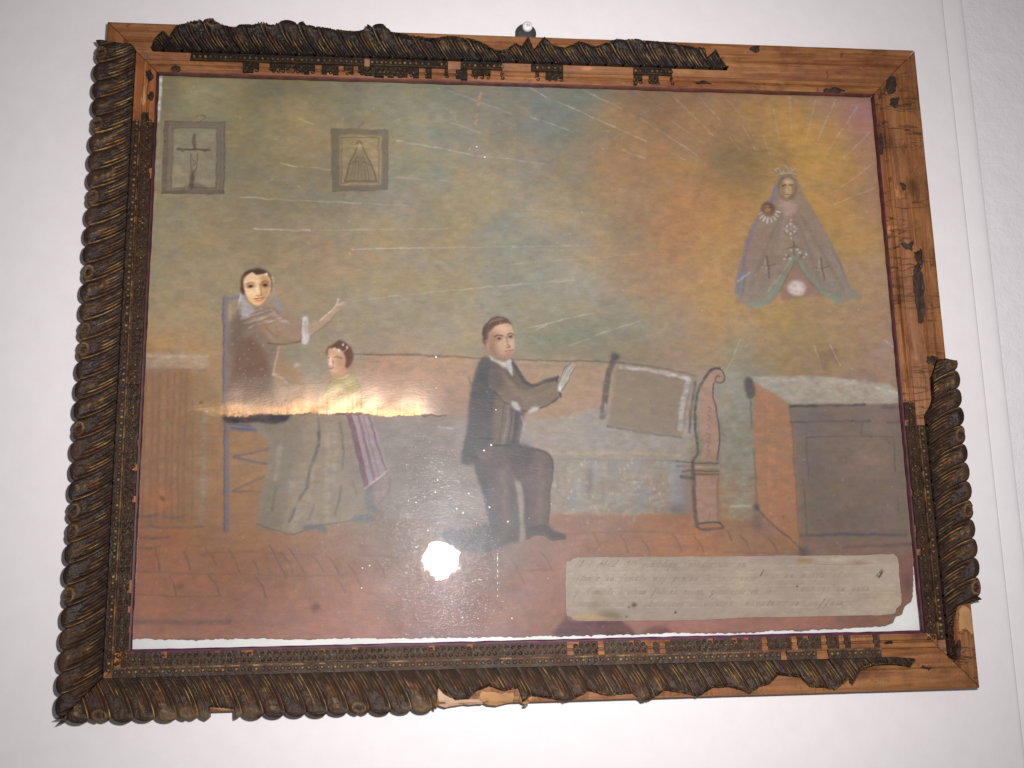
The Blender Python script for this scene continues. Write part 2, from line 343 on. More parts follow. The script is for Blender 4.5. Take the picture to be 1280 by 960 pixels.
    for k in range(40):
        x, y = random.uniform(700, 850), random.uniform(500, 562)
        K([(x, y), (x + random.uniform(10, 30), y + random.uniform(-2, 2))], random.choice([(186, 172, 162), (148, 138, 134), (176, 152, 132)]), random.uniform(1.5, 4), .35, 1.4, .6)
    # cushion
    F([(772, 456), (864, 472), (853, 546), (806, 540), (760, 532)], (148, 126, 104), .95, 1.2, .25, False)
    K([(776, 459), (815, 463), (862, 474)], (196, 184, 180), 5, .8, 1.3, .4); K([(861, 476), (853, 505), (850, 536)], (188, 176, 170), 7, .75, 1.5, .4)
    K([(768, 446), (760, 470), (756, 500), (753, 521)], (92, 82, 86), 8.5, .75, 1.8, .4); B(769, 446, 7, 6, (90, 76, 84), .85, hard=1.5); K([(757, 505), (756, 513)], (196, 186, 180), 2.5, .7)
    K([(760, 533), (806, 541), (852, 547)], (100, 88, 86), 3, .6, 1.3, .4); K([(870, 478), (864, 510), (862, 540)], (92, 80, 82), 4, .6, 1.2, .35)
    for k in range(16): x = random.uniform(770, 850); y = random.uniform(470, 532); K([(x, y), (x + 12, y + 3)], random.choice([(160, 136, 110), (134, 114, 98)]), 4, .3, 1.6, .6)
    # grey passage between settee and chest
    F([(903, 460), (932, 470), (944, 560), (944, 648), (902, 648), (900, 560)], (162, 150, 130), .6, 2.5, .5, False)
    K([(908, 480), (930, 520)], (178, 168, 150), 8, .35, 3, .6); K([(912, 620), (936, 640)], (170, 150, 116), 10, .3, 3, .6); B(905, 500, 8, 8, (170, 136, 100), .5); B(920, 585, 10, 8, (140, 122, 90), .4)
    K([(914, 633), (938, 632)], (196, 184, 168), 2.5, .6)
    # scrolled arm and leg
    F([(886, 464), (896, 459.5), (904, 464), (906, 472), (901, 479), (893, 478), (892, 490), (896, 512), (899, 545), (897, 575), (878, 575), (880, 556), (874, 530), (875, 500), (880, 478)], (178, 136, 112), 1, .9, .15)
    K([(900, 460), (890, 462), (880, 474), (871, 496), (869, 530), (872, 558), (873, 566), (866, 575)], (84, 74, 74), 4.0, .75, 1.2, .3)
    K([(886, 464), (895, 459.5), (904, 464), (906, 472), (901, 478), (894, 476), (896, 470), (901, 470)], (76, 66, 66), 1.6, .85, .7, .1)
    K([(892, 478), (891, 495), (896, 515), (899.5, 545), (897, 574)], (80, 70, 72), 1.8, .85, .7, .15)
    for y in (508, 518, 530, 542, 552, 562): K([(884, y), (888, y + 3), (885, y + 7)], (120, 90, 80), 1.6, .5, .8, .3)
    K([(845, 576.5), (866, 578)], (84, 74, 80), 2, .8); K([(846, 583), (862, 583)], (96, 80, 84), 1.6, .7); K([(853, 590), (868, 588)], (84, 72, 76), 2.4, .8)
    for y, c in ((579, (96, 78, 78)), (584, (186, 146, 128)), (589, (104, 82, 80)), (593, (96, 78, 76))): K([(868, y), (898, y)], c, 2.2, .8, .7, .15)
    F([(870, 596), (896, 596), (898, 654), (872, 656)], (176, 132, 112), .95, 1, .2, False)
    K([(852, 596), (866, 597)], (72, 66, 70), 5, .8); K([(866, 578), (867, 600), (868, 630), (871, 657)], (78, 74, 74), 5.6, .75, 1.3, .3)
    K([(872, 655), (886, 653), (900, 653)], (80, 74, 74), 3, .8); K([(870, 657), (878, 662), (902, 660), (900, 654)], (80, 74, 74), 3.2, .75); K([(897, 598), (898, 650)], (120, 92, 86), 1.6, .7)
    K([(888, 640), (886, 650)], (130, 94, 84), 1.4, .6); B(846, 636, 12, 8, (104, 86, 92), .6); B(858, 615, 10, 30, (130, 112, 112), .5)
    # ---- chest at the right
    F([(936, 471), (1012, 470), (1112, 480), (1127, 492), (1126, 506), (988, 506), (962, 488), (944, 480)], (188, 166, 146), .95, 1.4, .3, False)
    K([(950, 474), (1010, 473), (1080, 478)], (204, 188, 172), 6, .4, 2.5, .6); K([(1090, 482), (1124, 492)], (214, 196, 180), 3, .6, 1.3, .4)
    F([(941, 477), (986, 505), (992, 545), (1000, 692), (976, 668), (948, 640), (943, 560)], (190, 126, 90), .95, 1.2, .25, False)
    F([(986, 505), (1126, 505), (1140, 694), (1003, 694), (992, 545)], (140, 113, 102), .92, 1.4, .3, False)
    B(1088, 578, 24, 24, (178, 132, 114), .65); B(1060, 560, 30, 16, (142, 118, 104), .5); B(1070, 600, 34, 14, (136, 110, 100), .5); B(1010, 530, 14, 30, (132, 112, 108), .45); B(1110, 640, 16, 30, (150, 122, 114), .5); B(1100, 530, 12, 20, (164, 126, 110), .6); B(1020, 600, 16, 60, (124, 104, 98), .45); B(1060, 650, 50, 24, (120, 102, 98), .5); B(1030, 520, 30, 8, (122, 104, 102), .4)
    K([(988, 508), (1030, 507), (1080, 506)], (80, 72, 80), 3.6, .75, 1.2, .35); K([(1105, 508), (1127, 508)], (92, 78, 90), 8, .5, 2, .4); K([(988, 527), (1040, 527), (1088, 526)], (92, 82, 88), 3, .6, 1.4, .4); K([(1110, 528), (1128, 527)], (100, 84, 92), 4, .5)
    for p in ([(1008,547),(1060,545),(1116,546)],[(1008,547),(1009,575),(1013,605)],[(1117,546),(1119,590)],[(1077,528),(1076,542)],[(1122,620),(1123,640)],[(1004,600),(1009,668)]): K(p, (96, 84, 86), 1.8, .55, .9, .4)
    K([(986, 506), (991, 545), (1000, 690)], (118, 90, 82), 2, .55, 1, .3)
    for k in range(40): x = random.uniform(1000, 1110); y = random.uniform(512, 688); K([(x, y), (x + random.uniform(10, 30), y + random.uniform(-2, 2))], random.choice([(152, 122, 108), (126, 104, 98), (136, 118, 112), (158, 126, 112)]), random.uniform(3, 8), .28, 2.4, .6)
    K([(1000, 669), (1060, 668), (1132, 669)], (88, 82, 92), 4, .6, 1.5, .35); K([(1055, 684), (1100, 682), (1140, 680)], (82, 76, 88), 4.5, .65, 1.5, .35); F([(1005, 676), (1138, 674), (1140, 694), (1012, 694)], (160, 112, 96), .5, 2, .5, False)
    F([(931, 472), (940, 474), (944, 492), (937, 498), (932, 490)], (92, 84, 82), .85, 1, .2); K([(937, 495), (939, 515), (940, 535)], (108, 98, 94), 3, .6, 1.2, .4)
    K([(942, 560), (945, 600), (946, 632)], (120, 98, 88), 2.4, .5, 1.2, .4); B(945, 634, 5, 5, (92, 84, 90), .8, hard=1.5); K([(946, 636), (962, 652), (985, 672), (1004, 690)], (96, 84, 88), 3, .7, 1, .35); B(946, 655, 7, 14, (112, 92, 92), .5); B(1004, 692, 9, 8, (92, 84, 90), .7)
    for k in range(8): K([(955 + 5 * k, 500 + 3 * k), (958 + 5 * k, 650 + 3 * k)], random.choice([(204, 140, 100), (172, 112, 82)]), 3, .25, 2, .7)
    # ---- chair
    BL = (116, 110, 128)
    for p in ([(281,372),(282,430),(282,505)],[(283,520),(283,590),(283,664)]): K(p, BL, 7, .85, 1.1, .25); K([(x - 2.5, y) for x, y in p], (80, 74, 92), 1.8, .6, .8, .3)
    K([(281, 374), (296, 371), (312, 371)], BL, 5, .8, 1, .25); K([(344, 374), (348, 384), (349, 402)], (140, 136, 150), 8, .75, 1.3, .3); K([(288, 380), (288, 440)], (176, 160, 136), 3, .5, 1.2, .4)
    F([(287, 530), (338, 531), (344, 541), (288, 538)], (92, 98, 118), .95, .9, .15, False); K([(289, 533), (330, 535)], (140, 146, 160), 2, .6)
    for p in ([(292,571.5),(336,561)],[(292,571.5),(334,580)],[(292,613),(330,596)],[(290,614),(327,615)]): K(p, (106, 94, 106), 3, .75, .9, .3)
    # ---- seated woman
    F([(322, 520), (440, 517), (452, 555), (462, 610), (468, 642), (440, 650), (405, 659), (366, 667), (330, 662), (322, 654), (326, 625), (333, 590), (336, 552), (320, 538)], (152, 132, 114), .96, 1.2, .2)
    F([(322, 520), (372, 518), (376, 560), (360, 610), (352, 664), (330, 662), (322, 654), (327, 625), (334, 588), (337, 550)], (126, 110, 96), .55, 3, .3)
    for p, w_, a in (([(398,540),(397,560),(388,588),(384,610)],4,.75),([(384,610),(372,628),(362,652)],3.6,.65),([(424,528),(428,545),(429,562)],3,.5),([(430,565),(428,585)],2.4,.5),([(426,608),(424,625),(419,642)],3,.55),([(345,610),(340,640)],4,.4),([(392,632),(386,650)],3,.4),([(398,525),(399,545)],3,.4),([(440,600),(446,618)],2,.4)):
        K(p, (88, 82, 84), w_, a, 1.2, .35)
    for p in ([(408,530),(410,570),(408,650)],[(416,530),(420,560),(416,600)],[(365,600),(372,640),(364,660)],[(378,640),(388,610),(392,580)],[(440,540),(450,590)],[(350,560),(344,600)]): K(p, (174, 152, 130), 7, .5, 2.4, .45)
    K([(322, 655), (340, 662), (366, 667), (384, 661), (405, 656), (440, 650), (462, 643)], (96, 80, 76), 1.8, .7, .8, .25)
    F([(381, 657), (400, 656), (408, 660), (405, 666), (396, 662), (382, 663)], (100, 102, 108), .9, .8, .2); F([(438, 648), (455, 643), (469, 649), (460, 653), (442, 652)], (108, 112, 118), .85, .8, .2)
    F([(296, 388), (306, 380), (322, 384), (342, 384), (352, 396), (351, 418), (346, 440), (341, 468), (348, 490), (352, 508), (288, 510), (286, 470), (284, 430), (286, 404)], (132, 112, 98), .97, 1.2, .2)
    F([(296, 430), (312, 420), (326, 432), (336, 458), (338, 490), (345, 508), (290, 508), (291, 460)], (116, 86, 70), .85, 2.6, .25)
    F([(290, 402), (300, 392), (310, 398), (304, 420), (294, 440), (287, 440)], (104, 88, 80), .6, 2.5, .3)
    F([(318, 400), (345, 390), (372, 398), (380, 402), (379, 426), (358, 428), (345, 432), (334, 420)], (152, 126, 104), .95, 1.3, .2)
    K([(336, 430), (350, 431), (366, 429), (379, 425)], (96, 80, 74), 2.4, .7, .9, .3); K([(349, 434), (346, 450), (341, 470)], (190, 174, 160), 2, .75, .8, .4); K([(331, 408), (340, 416), (348, 420)], (118, 96, 82), 2.5, .5, 1.4, .4)
    for p in ([(302,398),(318,394),(334,388)],[(306,404),(322,400),(340,392)],[(312,410),(326,404),(344,400)],[(300,392),(312,390),(326,386)]): K(p, (172, 156, 146), 3, .6, 1.1, .4); K([(x, y + 2.5) for x, y in p], (112, 94, 88), 1.5, .5, .9, .4)
    K([(342, 392), (352, 400), (360, 404)], (178, 170, 168), 5, .6, 1.5, .5); K([(338, 386), (350, 396)], (190, 184, 182), 2, .6, .9, .4)
    F([(378, 398), (385, 397), (387, 412), (385, 429), (378, 429), (377, 412)], (196, 188, 188), .95, .8, .15); K([(377, 400), (376.5, 428)], (96, 86, 86), 1.4, .7); K([(382, 402), (383, 424)], (150, 144, 150), 1.5, .6)
    F([(386, 406), (400, 400), (414, 388), (421, 378), (424, 373), (426, 379), (433, 377), (432, 381), (425, 386), (416, 396), (404, 406), (387, 419)], (176, 146, 122), .9, 1, .2)
    K([(400, 401), (414, 388), (420, 381), (423, 373)], (206, 190, 178), 1.5, .8, .7, .3); K([(422, 382), (430, 377)], (204, 188, 178), 1.5, .7, .6, .3); K([(388, 420), (405, 408), (420, 392)], (116, 98, 86), 1.4, .6, .8, .3)
    F([(300, 386), (300, 372), (304, 364), (310, 376), (318, 383), (316, 392), (304, 396)], (160, 158, 164), .85, 1, .25); K([(301, 368), (298, 384)], (186, 186, 192), 1.8, .7)
    F([(338, 350), (343, 352), (343, 366), (338, 376), (330, 384), (324, 388), (326, 382), (336, 370)], (158, 148, 142), .8, 1.1, .25)
    F([(301, 362), (301.5, 348), (307, 340), (314, 336.5), (321, 334.8), (331, 337.2), (338, 343.5), (340, 354), (339, 366), (336, 360), (320, 350), (306, 368)], (66, 46, 44), .95, .9, .1)
    F([(306, 366), (320, 360), (337, 366), (332, 379), (323, 385), (313, 381)], (150, 122, 104), .9, 1.4, .1)
    F([(304.5, 347), (311, 342.5), (316, 340.2), (320, 343), (328, 342.6), (334, 342.5), (338, 349), (339, 357), (337, 366), (331, 376.5), (323.5, 381.5), (315, 378), (308, 368), (304.5, 359)], (220, 188, 148), 1, .6, .05)
    F([(326, 345), (335, 346), (338.5, 356), (336, 367), (330, 376), (326, 378), (327, 366), (326, 356)], (166, 124, 80), .7, 2.0, .05); F([(308, 366), (316, 372), (326, 376), (323, 381), (314, 377)], (222, 164, 100), .6, 1.6, .05); B(312, 364, 5, 4, (228, 192, 156), .6)
    for x, y in ((312.7, 357.6), (331.2, 355.8)): B(x, y - .4, 5.2, 3.2, (150, 100, 68), .7, dry=0); B(x, y, 4.2, 2.0, (104, 62, 44), .85, dry=0); B(x, y + .2, 2.0, 1.6, (38, 24, 22), .97, dry=0)
    K([(308, 354.6), (313, 352.6), (317.5, 354)], (112, 74, 52), 1.2, .7, .6, 0); K([(326.5, 353), (331, 351), (336, 352.5)], (104, 68, 46), 1.3, .75, .6, 0)
    K([(324.6, 355), (325.6, 362), (326.4, 367)], (150, 104, 62), 2, .7, .9, 0); K([(320.5, 368.6), (324, 369.6), (327.5, 368)], (132, 84, 52), 1.6, .8, .7, 0); B(321.6, 362, 1.6, 5, (238, 212, 180), .7, dry=0)
    K([(318.5, 373.4), (324, 372.9), (331, 371.8)], (150, 74, 40), 1.4, .85, .6, 0); K([(320.5, 375.4), (325, 376), (329, 374)], (192, 108, 58), 1.8, .75, .7, 0); B(333.2, 342.2, 1.7, 1.5, (250, 240, 228), .95, dry=0)
    K([(301, 362), (304, 350), (309, 341)], (84, 60, 52), 2, .6, 1, .2); K([(340, 346), (342, 352)], (196, 190, 190), 2.5, .6, 1, .3)
    for k in range(26): B(random.uniform(290, 348), random.uniform(420, 500), .9, .9, (176, 158, 142), .7, dry=0)
    K([(341, 468), (352, 474), (360, 480)], (200, 184, 176), 3, .6, 1.4, .5); K([(352, 476), (378, 480), (405, 479)], (122, 104, 100), 1.4, .6, .8, .4); K([(366, 454), (372, 458), (384, 466), (400, 474)], (140, 122, 112), 1.3, .5, .8, .4); B(371, 457, 4, 3, (196, 186, 186), .7); F([(344, 480), (378, 484), (404, 482), (400, 500), (350, 504)], (172, 150, 134), .55, 2.4, .4)
    # ---- child
    F([(434, 518), (464, 518), (474, 548), (487, 590), (474, 598), (457, 611), (450, 575), (442, 545)], (172, 152, 158), .95, .9, .15, False)
    for xa, xb, w_, c in ((437, 458, 6.5, (122, 68, 84)), (448, 468, 3.6, (138, 92, 106)), (454, 474, 2, (150, 112, 124)), (461, 484, 3, (132, 92, 106)), (433.5, 455.5, 2, (112, 96, 116))):
        K([(xa, 518), (xa + (xb - xa) * .42, 553), (xb, 607 - max(0, xb - 458) * .6)], c, w_, .85, .9, .2)
    K([(457, 611), (470, 600), (484, 589)], (206, 192, 190), 2.4, .9, .8, .2); K([(457, 613), (470, 603), (484, 592)], (118, 90, 100), 1.3, .7); F([(484, 590), (488, 600), (484, 622), (472, 632), (466, 622), (470, 606)], (160, 130, 128), .6, 1.4, .3); K([(487, 598), (485, 616), (474, 630)], (116, 86, 98), 2, .6)
    F([(457, 613), (466, 607), (467, 630), (475, 641), (462, 640), (457, 632)], (112, 114, 118), .85, 1, .2)
    F([(416, 468), (426, 472), (438, 466), (447, 474), (453, 490), (453, 508), (438, 510), (412, 510), (400, 503), (404, 490), (411, 478)], (158, 146, 84), .95, 1.1, .2)
    K([(417, 470), (426, 474), (437, 468)], (196, 180, 140), 2.2, .7); K([(400, 500), (412, 492), (426, 489)], (204, 170, 122), 4.5, .65, 1.4, .3); K([(410, 504), (424, 498), (438, 500), (450, 504)], (196, 162, 112), 4, .6, 1.4, .3); K([(402, 498), (408, 486), (414, 478)], (124, 100, 70), 2, .55); K([(446, 476), (452, 492), (452, 506)], (120, 108, 62), 2, .55); K([(420, 494), (436, 494)], (120, 100, 62), 1.8, .5); K([(432, 478), (438, 486)], (182, 172, 100), 4, .5, 1.5, .3)
    F([(414, 458), (432, 456), (433, 466), (425, 472), (416, 470)], (186, 142, 112), .95, .8, .1)
    F([(409, 446), (410, 434.5), (416.5, 430.5), (423.6, 426.3), (430.6, 428.6), (438.4, 435), (442, 445), (440, 455), (434, 461), (430, 458)], (104, 62, 50), .97, .8, .1)
    F([(410.6, 437), (417, 435.6), (425, 437.6), (430.6, 443), (432, 452), (430.5, 459), (423, 465.5), (416, 466), (412, 462.5), (409.8, 451)], (204, 166, 134), 1, .7, .05)
    F([(422, 443), (430, 444), (432, 452), (430, 459), (423, 465), (420, 458)], (176, 132, 98), .6, 1.6, .05)
    K([(419, 447.6), (423, 447), (428, 448.6)], (112, 74, 52), 1.7, .8, .7, 0); K([(410.6, 448.4), (414, 448)], (124, 84, 64), 1.6, .8, .6, 0); K([(413.4, 448), (412.6, 455), (414.4, 457)], (246, 226, 204), 2, .85, .7, 0); K([(415.6, 452), (416, 457)], (140, 92, 70), 1.6, .65, .7, 0); K([(411.6, 461.2), (414, 461.6), (416, 460.6)], (150, 84, 68), 1.3, .8, .6, 0)
    B(428.6, 434, 3, 3.2, (84, 84, 80), .9, dry=0); K([(424, 444), (430, 440), (434, 437)], (190, 160, 140), 1.4, .6, .7, 0)
    for x, y in ((434, 435), (428.8, 431.6), (418.3, 436), (423.5, 438.5)): B(x, y, 1.3, 1.3, (250, 238, 224), .95, dry=0)
    K([(436, 440), (440, 448), (437, 457)], (136, 84, 66), 2.2, .5, 1, .2)
    # ---- torn joint across the sheet: bare ground warmed by painted glow above, edge shadow painted dark below
    F([(232, 510), (262, 507), (300, 505), (330, 508), (360, 506), (372, 496), (392, 502), (420, 502), (450, 506), (480, 513), (520, 514), (560, 518), (480, 519), (420, 517), (360, 517), (300, 520), (272, 521), (250, 513)], (206, 158, 112), .7, 1.2, .3)
    K([(234, 511), (262, 508), (300, 505.5), (330, 508.5), (358, 506), (372, 496.5), (392, 502), (418, 505), (450, 506), (480, 513)], (134, 100, 74), 1.5, .65, .8, .4)
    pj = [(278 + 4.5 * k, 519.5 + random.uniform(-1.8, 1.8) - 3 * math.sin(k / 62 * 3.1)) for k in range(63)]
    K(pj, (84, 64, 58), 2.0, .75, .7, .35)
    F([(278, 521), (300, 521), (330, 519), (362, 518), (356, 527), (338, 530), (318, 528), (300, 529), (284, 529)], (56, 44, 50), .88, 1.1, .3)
    for x in (252, 317, 357): B(x, 502 - (x - 300) * .02, 1.6, 1.4, (90, 62, 46), .85, dry=0)
    for x in (366, 378, 392, 404, 421, 436, 448): K([(x, 511), (x + 1, 517)], (124, 92, 74), 1.2, .6)
    # ---- kneeling man
    F([(612, 655), (590, 662), (562, 664), (548, 668), (566, 682), (600, 690), (626, 684), (640, 672)], (92, 88, 94), .92, 1.6, .2)
    F([(592, 576), (600, 605), (608, 632), (612, 660), (614, 674), (636, 678), (652, 674), (650, 640), (646, 606), (648, 580), (640, 560), (610, 562)], (98, 84, 82), .97, 1.2, .15)
    F([(592, 578), (600, 604), (609, 634), (613, 668), (620, 670), (616, 630), (608, 590)], (88, 86, 92), .7, 2, .25); K([(628, 590), (632, 630), (632, 668)], (134, 108, 98), 10, .6, 3.5, .35); K([(600, 590), (610, 625), (615, 668)], (74, 74, 82), 6, .5, 2.5, .3)
    F([(644, 600), (654, 600), (655, 640), (656, 674), (650, 674), (649, 640)], (166, 150, 134), .95, .9, .15)
    F([(640, 556), (660, 559), (678, 563), (689, 570), (691.5, 582), (689, 605), (686, 632), (685, 654), (672, 660), (657, 661), (655, 630), (652, 606), (644, 598), (636, 580)], (102, 82, 76), .98, 1, .15)
    K([(640, 558), (660, 560), (678, 564), (689, 571), (691.5, 584), (688, 612), (686, 640), (685, 655)], (62, 54, 58), 2, .8, .8, .2); F([(645, 597), (655, 604), (662, 622), (660, 658), (656, 660), (654, 612)], (76, 68, 74), .6, 1.8, .25); K([(676, 580), (676, 618), (674, 650)], (136, 106, 92), 9, .6, 3.5, .35); K([(650, 572), (668, 568), (682, 575)], (120, 96, 86), 7, .45, 3, .35); K([(648, 596), (664, 590), (672, 588)], (70, 60, 64), 3, .5, 1.6, .3)
    F([(659, 660), (672, 657), (685, 656), (692, 663), (706, 669), (706, 674), (692, 674), (680, 668), (668, 668), (660, 673), (657, 668)], (82, 66, 68), .98, .8, .1); K([(658, 674), (668, 669), (680, 669), (692, 675), (706, 674)], (52, 44, 48), 1.4, .7)
    F([(606, 445), (613, 447), (626, 458), (638, 470), (650, 490), (656, 512), (652, 535), (648, 556), (640, 566), (612, 568), (594, 580), (577, 576), (582, 545), (586, 515), (590, 482), (596, 460), (600, 450)], (98, 88, 86), .98, 1.1, .15)
    F([(604, 448), (614, 458), (618, 480), (617, 520), (614, 555), (594, 578), (578, 575), (583, 545), (588, 505), (594, 468)], (76, 76, 80), .8, 2, .25)
    F([(620, 500), (636, 498), (642, 520), (640, 552), (618, 556), (617, 525)], (132, 108, 94), .75, 2, .3)
    for p, c, w_ in (([(636,502),(634,530),(628,556)],(150,138,132),2.4),([(640,505),(639,530),(633,558)],(70,64,68),1.8),([(630,505),(628,530),(624,552)],(84,72,70),1.8),([(646,515),(645,535),(640,556)],(66,62,68),5),([(600,548),(616,548)],(48,44,50),2),([(616,556),(636,557)],(50,46,52),3)): K(p, c, w_, .75, .9, .25)
    F([(598, 566), (612, 556), (618, 562), (612, 574), (600, 575)], (138, 108, 100), .6, 1.6, .3)
    F([(630, 556), (650, 553), (668, 562), (662, 585), (648, 600), (640, 585)], (74, 66, 70), .7, 2.2, .25)
    F([(612, 462), (628, 462), (642, 474), (656, 486), (672, 484), (696, 473), (699, 496), (684, 505), (666, 512), (650, 514), (636, 506), (622, 494), (612, 482)], (134, 110, 96), .98, 1, .15)
    F([(630, 460), (640, 452), (649, 466), (659, 479), (672, 482), (656, 488), (640, 476)], (110, 94, 86), .95, 1.2, .15)
    K([(638.5, 449), (648, 464), (658, 478), (668, 481), (684, 476), (697, 472)], (70, 66, 72), 5, .85, 1, .15); K([(616, 488), (628, 500), (640, 506), (652, 513), (668, 512), (684, 506), (698, 497)], (78, 66, 66), 2.4, .75, .9, .25); F([(608, 452), (622, 460), (630, 476), (622, 490), (610, 480)], (86, 80, 84), .6, 2.2, .25)
    K([(640, 485), (656, 497), (676, 495), (694, 486)], (160, 130, 106), 6, .45, 2.2, .4); K([(630, 470), (645, 484)], (150, 124, 106), 5, .4, 2, .4); K([(696, 473), (698, 484), (701, 496)], (72, 60, 64), 3, .8)
    F([(639, 502), (646, 503), (651, 511), (648, 514), (641, 509)], (198, 190, 186), .95, .8, .1); F([(660, 513), (668, 508), (674, 510), (668, 515), (661, 517)], (204, 196, 190), .95, .8, .1); K([(652, 520), (655, 534), (650, 552)], (180, 168, 156), 2.4, .6, 1, .4)
    F([(697, 480), (700, 470), (706, 461), (711, 455), (714, 453), (718.5, 457), (718, 463), (712, 474), (704, 485), (700, 490), (697, 487)], (186, 170, 160), .98, .8, .1)
    for p in ([(704,470),(709,460),(714,455)],[(708,471),(713,462),(717,457)]): K(p, (132, 110, 112), 1.0, .6, .6, .1)
    K([(698, 479), (706, 461), (714, 453)], (98, 78, 82), 1.3, .75, .6, .1); K([(718.5, 459), (711, 475), (702, 488)], (96, 76, 84), 1.3, .75, .6, .1); B(700, 485, 2, 3, (244, 240, 238), .9, dry=0)
    F([(612.5, 443), (619, 449), (629, 452), (638.6, 447.5), (640.5, 458), (641, 470), (634, 461), (624, 455), (614, 450)], (196, 192, 188), .98, .7, .1); K([(632, 453), (635, 462)], (150, 150, 146), 1.4, .6)
    F([(602.6, 420), (605, 408.8), (613.8, 399), (622.5, 395.6), (632.5, 397), (638.5, 403.6), (640, 413), (630, 410), (616, 418), (612, 434), (606.5, 434)], (88, 68, 58), .98, .8, .08)
    F([(607, 432), (610, 424), (611.5, 416), (617.5, 408), (627, 404.4), (634, 403.6), (639, 407), (642, 417), (643.6, 429), (642.3, 440), (636, 447.5), (625, 448), (615, 443.5), (609.5, 438.5)], (194, 156, 130), 1, .7, .05)
    F([(608, 424), (614, 412), (620, 420), (621, 434), (623, 447), (613, 443), (607.5, 435)], (142, 104, 84), .75, 2.6, .05); F([(614, 440), (628, 443), (641, 439), (636, 448), (624, 449)], (146, 104, 84), .7, 2, .05)
    B(628, 411, 7, 4, (214, 178, 152), .7, dry=0); B(628, 431, 5, 4, (206, 164, 138), .6, dry=0); B(641, 430, 2, 4, (206, 162, 136), .5, dry=0)
    K([(608, 409), (616, 401), (628, 398.5)], (138, 114, 96), 3, .65, 1.4, .15); K([(612, 414), (620, 406), (634, 402.4)], (82, 62, 54), 2.2, .6, 1.2, .1); K([(606, 426), (606, 414), (611, 406)], (66, 50, 44), 2.6, .6, 1.2, .1)
    B(623.4, 422.4, 5, 3, (140, 100, 80), .7, dry=0); B(638.4, 421, 3.8, 2.8, (146, 106, 86), .7, dry=0)
    K([(617.6, 420.8), (623, 418.8), (628.8, 420)], (84, 56, 46), 1.6, .85, .7, 0); K([(634.6, 418.6), (638, 417.2), (642, 418.6)], (84, 56, 46), 1.5, .85, .7, 0)
    for x, y in ((623.8, 423.2), (638.2, 421.6)): B(x, y, 2.8, 1.5, (104, 70, 58), .85, dry=0); B(x + .3, y, 1.4, 1.2, (40, 30, 30), .95, dry=0)
    K([(633.4, 422), (634.6, 429), (636.6, 433)], (140, 96, 76), 2.0, .75, .9, 0); K([(632.4, 434.4), (635.5, 434.8), (638, 433.6)], (112, 72, 58), 1.4, .8, .6, 0); K([(631, 439), (636.5, 437.9), (642, 437)], (150, 80, 74), 1.2, .8, .6, 0); K([(632.5, 440.8), (637, 441), (641, 439)], (196, 114, 102), 1.6, .75, .6, 0); B(609, 434, 2.4, 4.6, (184, 138, 116), .8, dry=0); K([(603, 418), (606, 408), (614, 399.5), (623, 396)], (74, 58, 52), 1.3, .6, .7, .1)
    K([(643, 403), (646, 420), (646, 438)], (132, 142, 126), 4, .5, 2, .4)
    for k in range(26): x = random.uniform(580, 622); y = random.uniform(455, 575); K([(x, y), (x + random.uniform(-2, 4), y + random.uniform(3, 9))], random.choice([(112, 104, 106), (60, 60, 66), (96, 106, 104)]), 1.8, .4, .9, .5)
    # ---- crowned figure in a cloak, with an infant
    B(985, 290, 95, 110, (196, 150, 88), .28); B(1015, 190, 60, 55, (206, 160, 82), .35); B(900, 330, 40, 90, (192, 148, 96), .3)
    F([(974, 223), (968, 235), (952, 262), (941, 283), (931, 313), (920, 364), (923, 378), (940, 382), (962, 380.5), (976, 366), (986, 342), (994, 321), (1004, 338), (1022, 360), (1036, 371), (1050, 378), (1075, 372), (1060, 358), (1042, 313), (1020, 273), (1005, 247), (994, 224)], (150, 128, 114), .96, 1.2, .2, False)
    for xa, xb in ((978, 938), (981, 952), (984, 966), (990, 1014), (992, 1028), (994, 1042), (995, 1054)): K([(xa, 262), ((xa + xb) / 2, 310), (xb, 362)], random.choice([(124, 104, 92), (168, 146, 130), (134, 114, 102), (164, 142, 132)]), 5, .4, 2.6, .5)
    F([(994, 322), (985, 344), (975, 368), (978, 376), (1000, 372), (1034, 370), (1018, 354), (1004, 338)], (158, 118, 102), .95, 1, .15, False)
    K([(972, 230), (964, 252), (947, 273), (934, 304), (925, 342), (921, 366)], (120, 116, 136), 7, .7, 1.6, .4); K([(974, 232), (967, 250)], (134, 130, 154), 3, .7); K([(929, 320), (931, 345), (927, 372)], (112, 104, 132), 4, .5, 1.6, .5); K([(922, 352), (938, 340)], (196, 188, 190), 1.4, .6)
    K([(995, 226), (1006, 248), (1022, 274), (1043, 313), (1052, 335), (1061, 358), (1075, 372)], (136, 122, 130), 4.5, .65, 1.5, .4); K([(1040, 310), (1048, 326), (1056, 346)], (116, 106, 124), 3.4, .55, 1.4, .4)
    K([(993, 322), (983, 340), (968, 363), (951, 379), (934, 381)], (134, 144, 120), 8, .8, 1.3, .3); K([(995, 323), (1011, 346), (1031, 367), (1049, 377)], (132, 144, 120), 8, .8, 1.3, .3)
    K([(994, 325), (986, 343), (975, 364)], (92, 98, 92), 1.4, .6); K([(996, 327), (1006, 345), (1022, 362)], (98, 94, 104), 1.6, .6); K([(990, 322), (975, 345), (960, 364)], (170, 182, 152), 1.5, .5)
    B(996, 360, 13.5, 11.5, (218, 196, 188), .98, hard=3, dry=0)
    for x, y in ((990, 353), (999, 351), (1004, 358), (995, 364), (1001, 366), (988, 362), (994, 357)): B(x, y, 2.5, 1.8, (200, 136, 128), .6)
    K([(983, 356), (986, 367), (995, 371.5), (1006, 369)], (140, 116, 104), 1.2, .6)
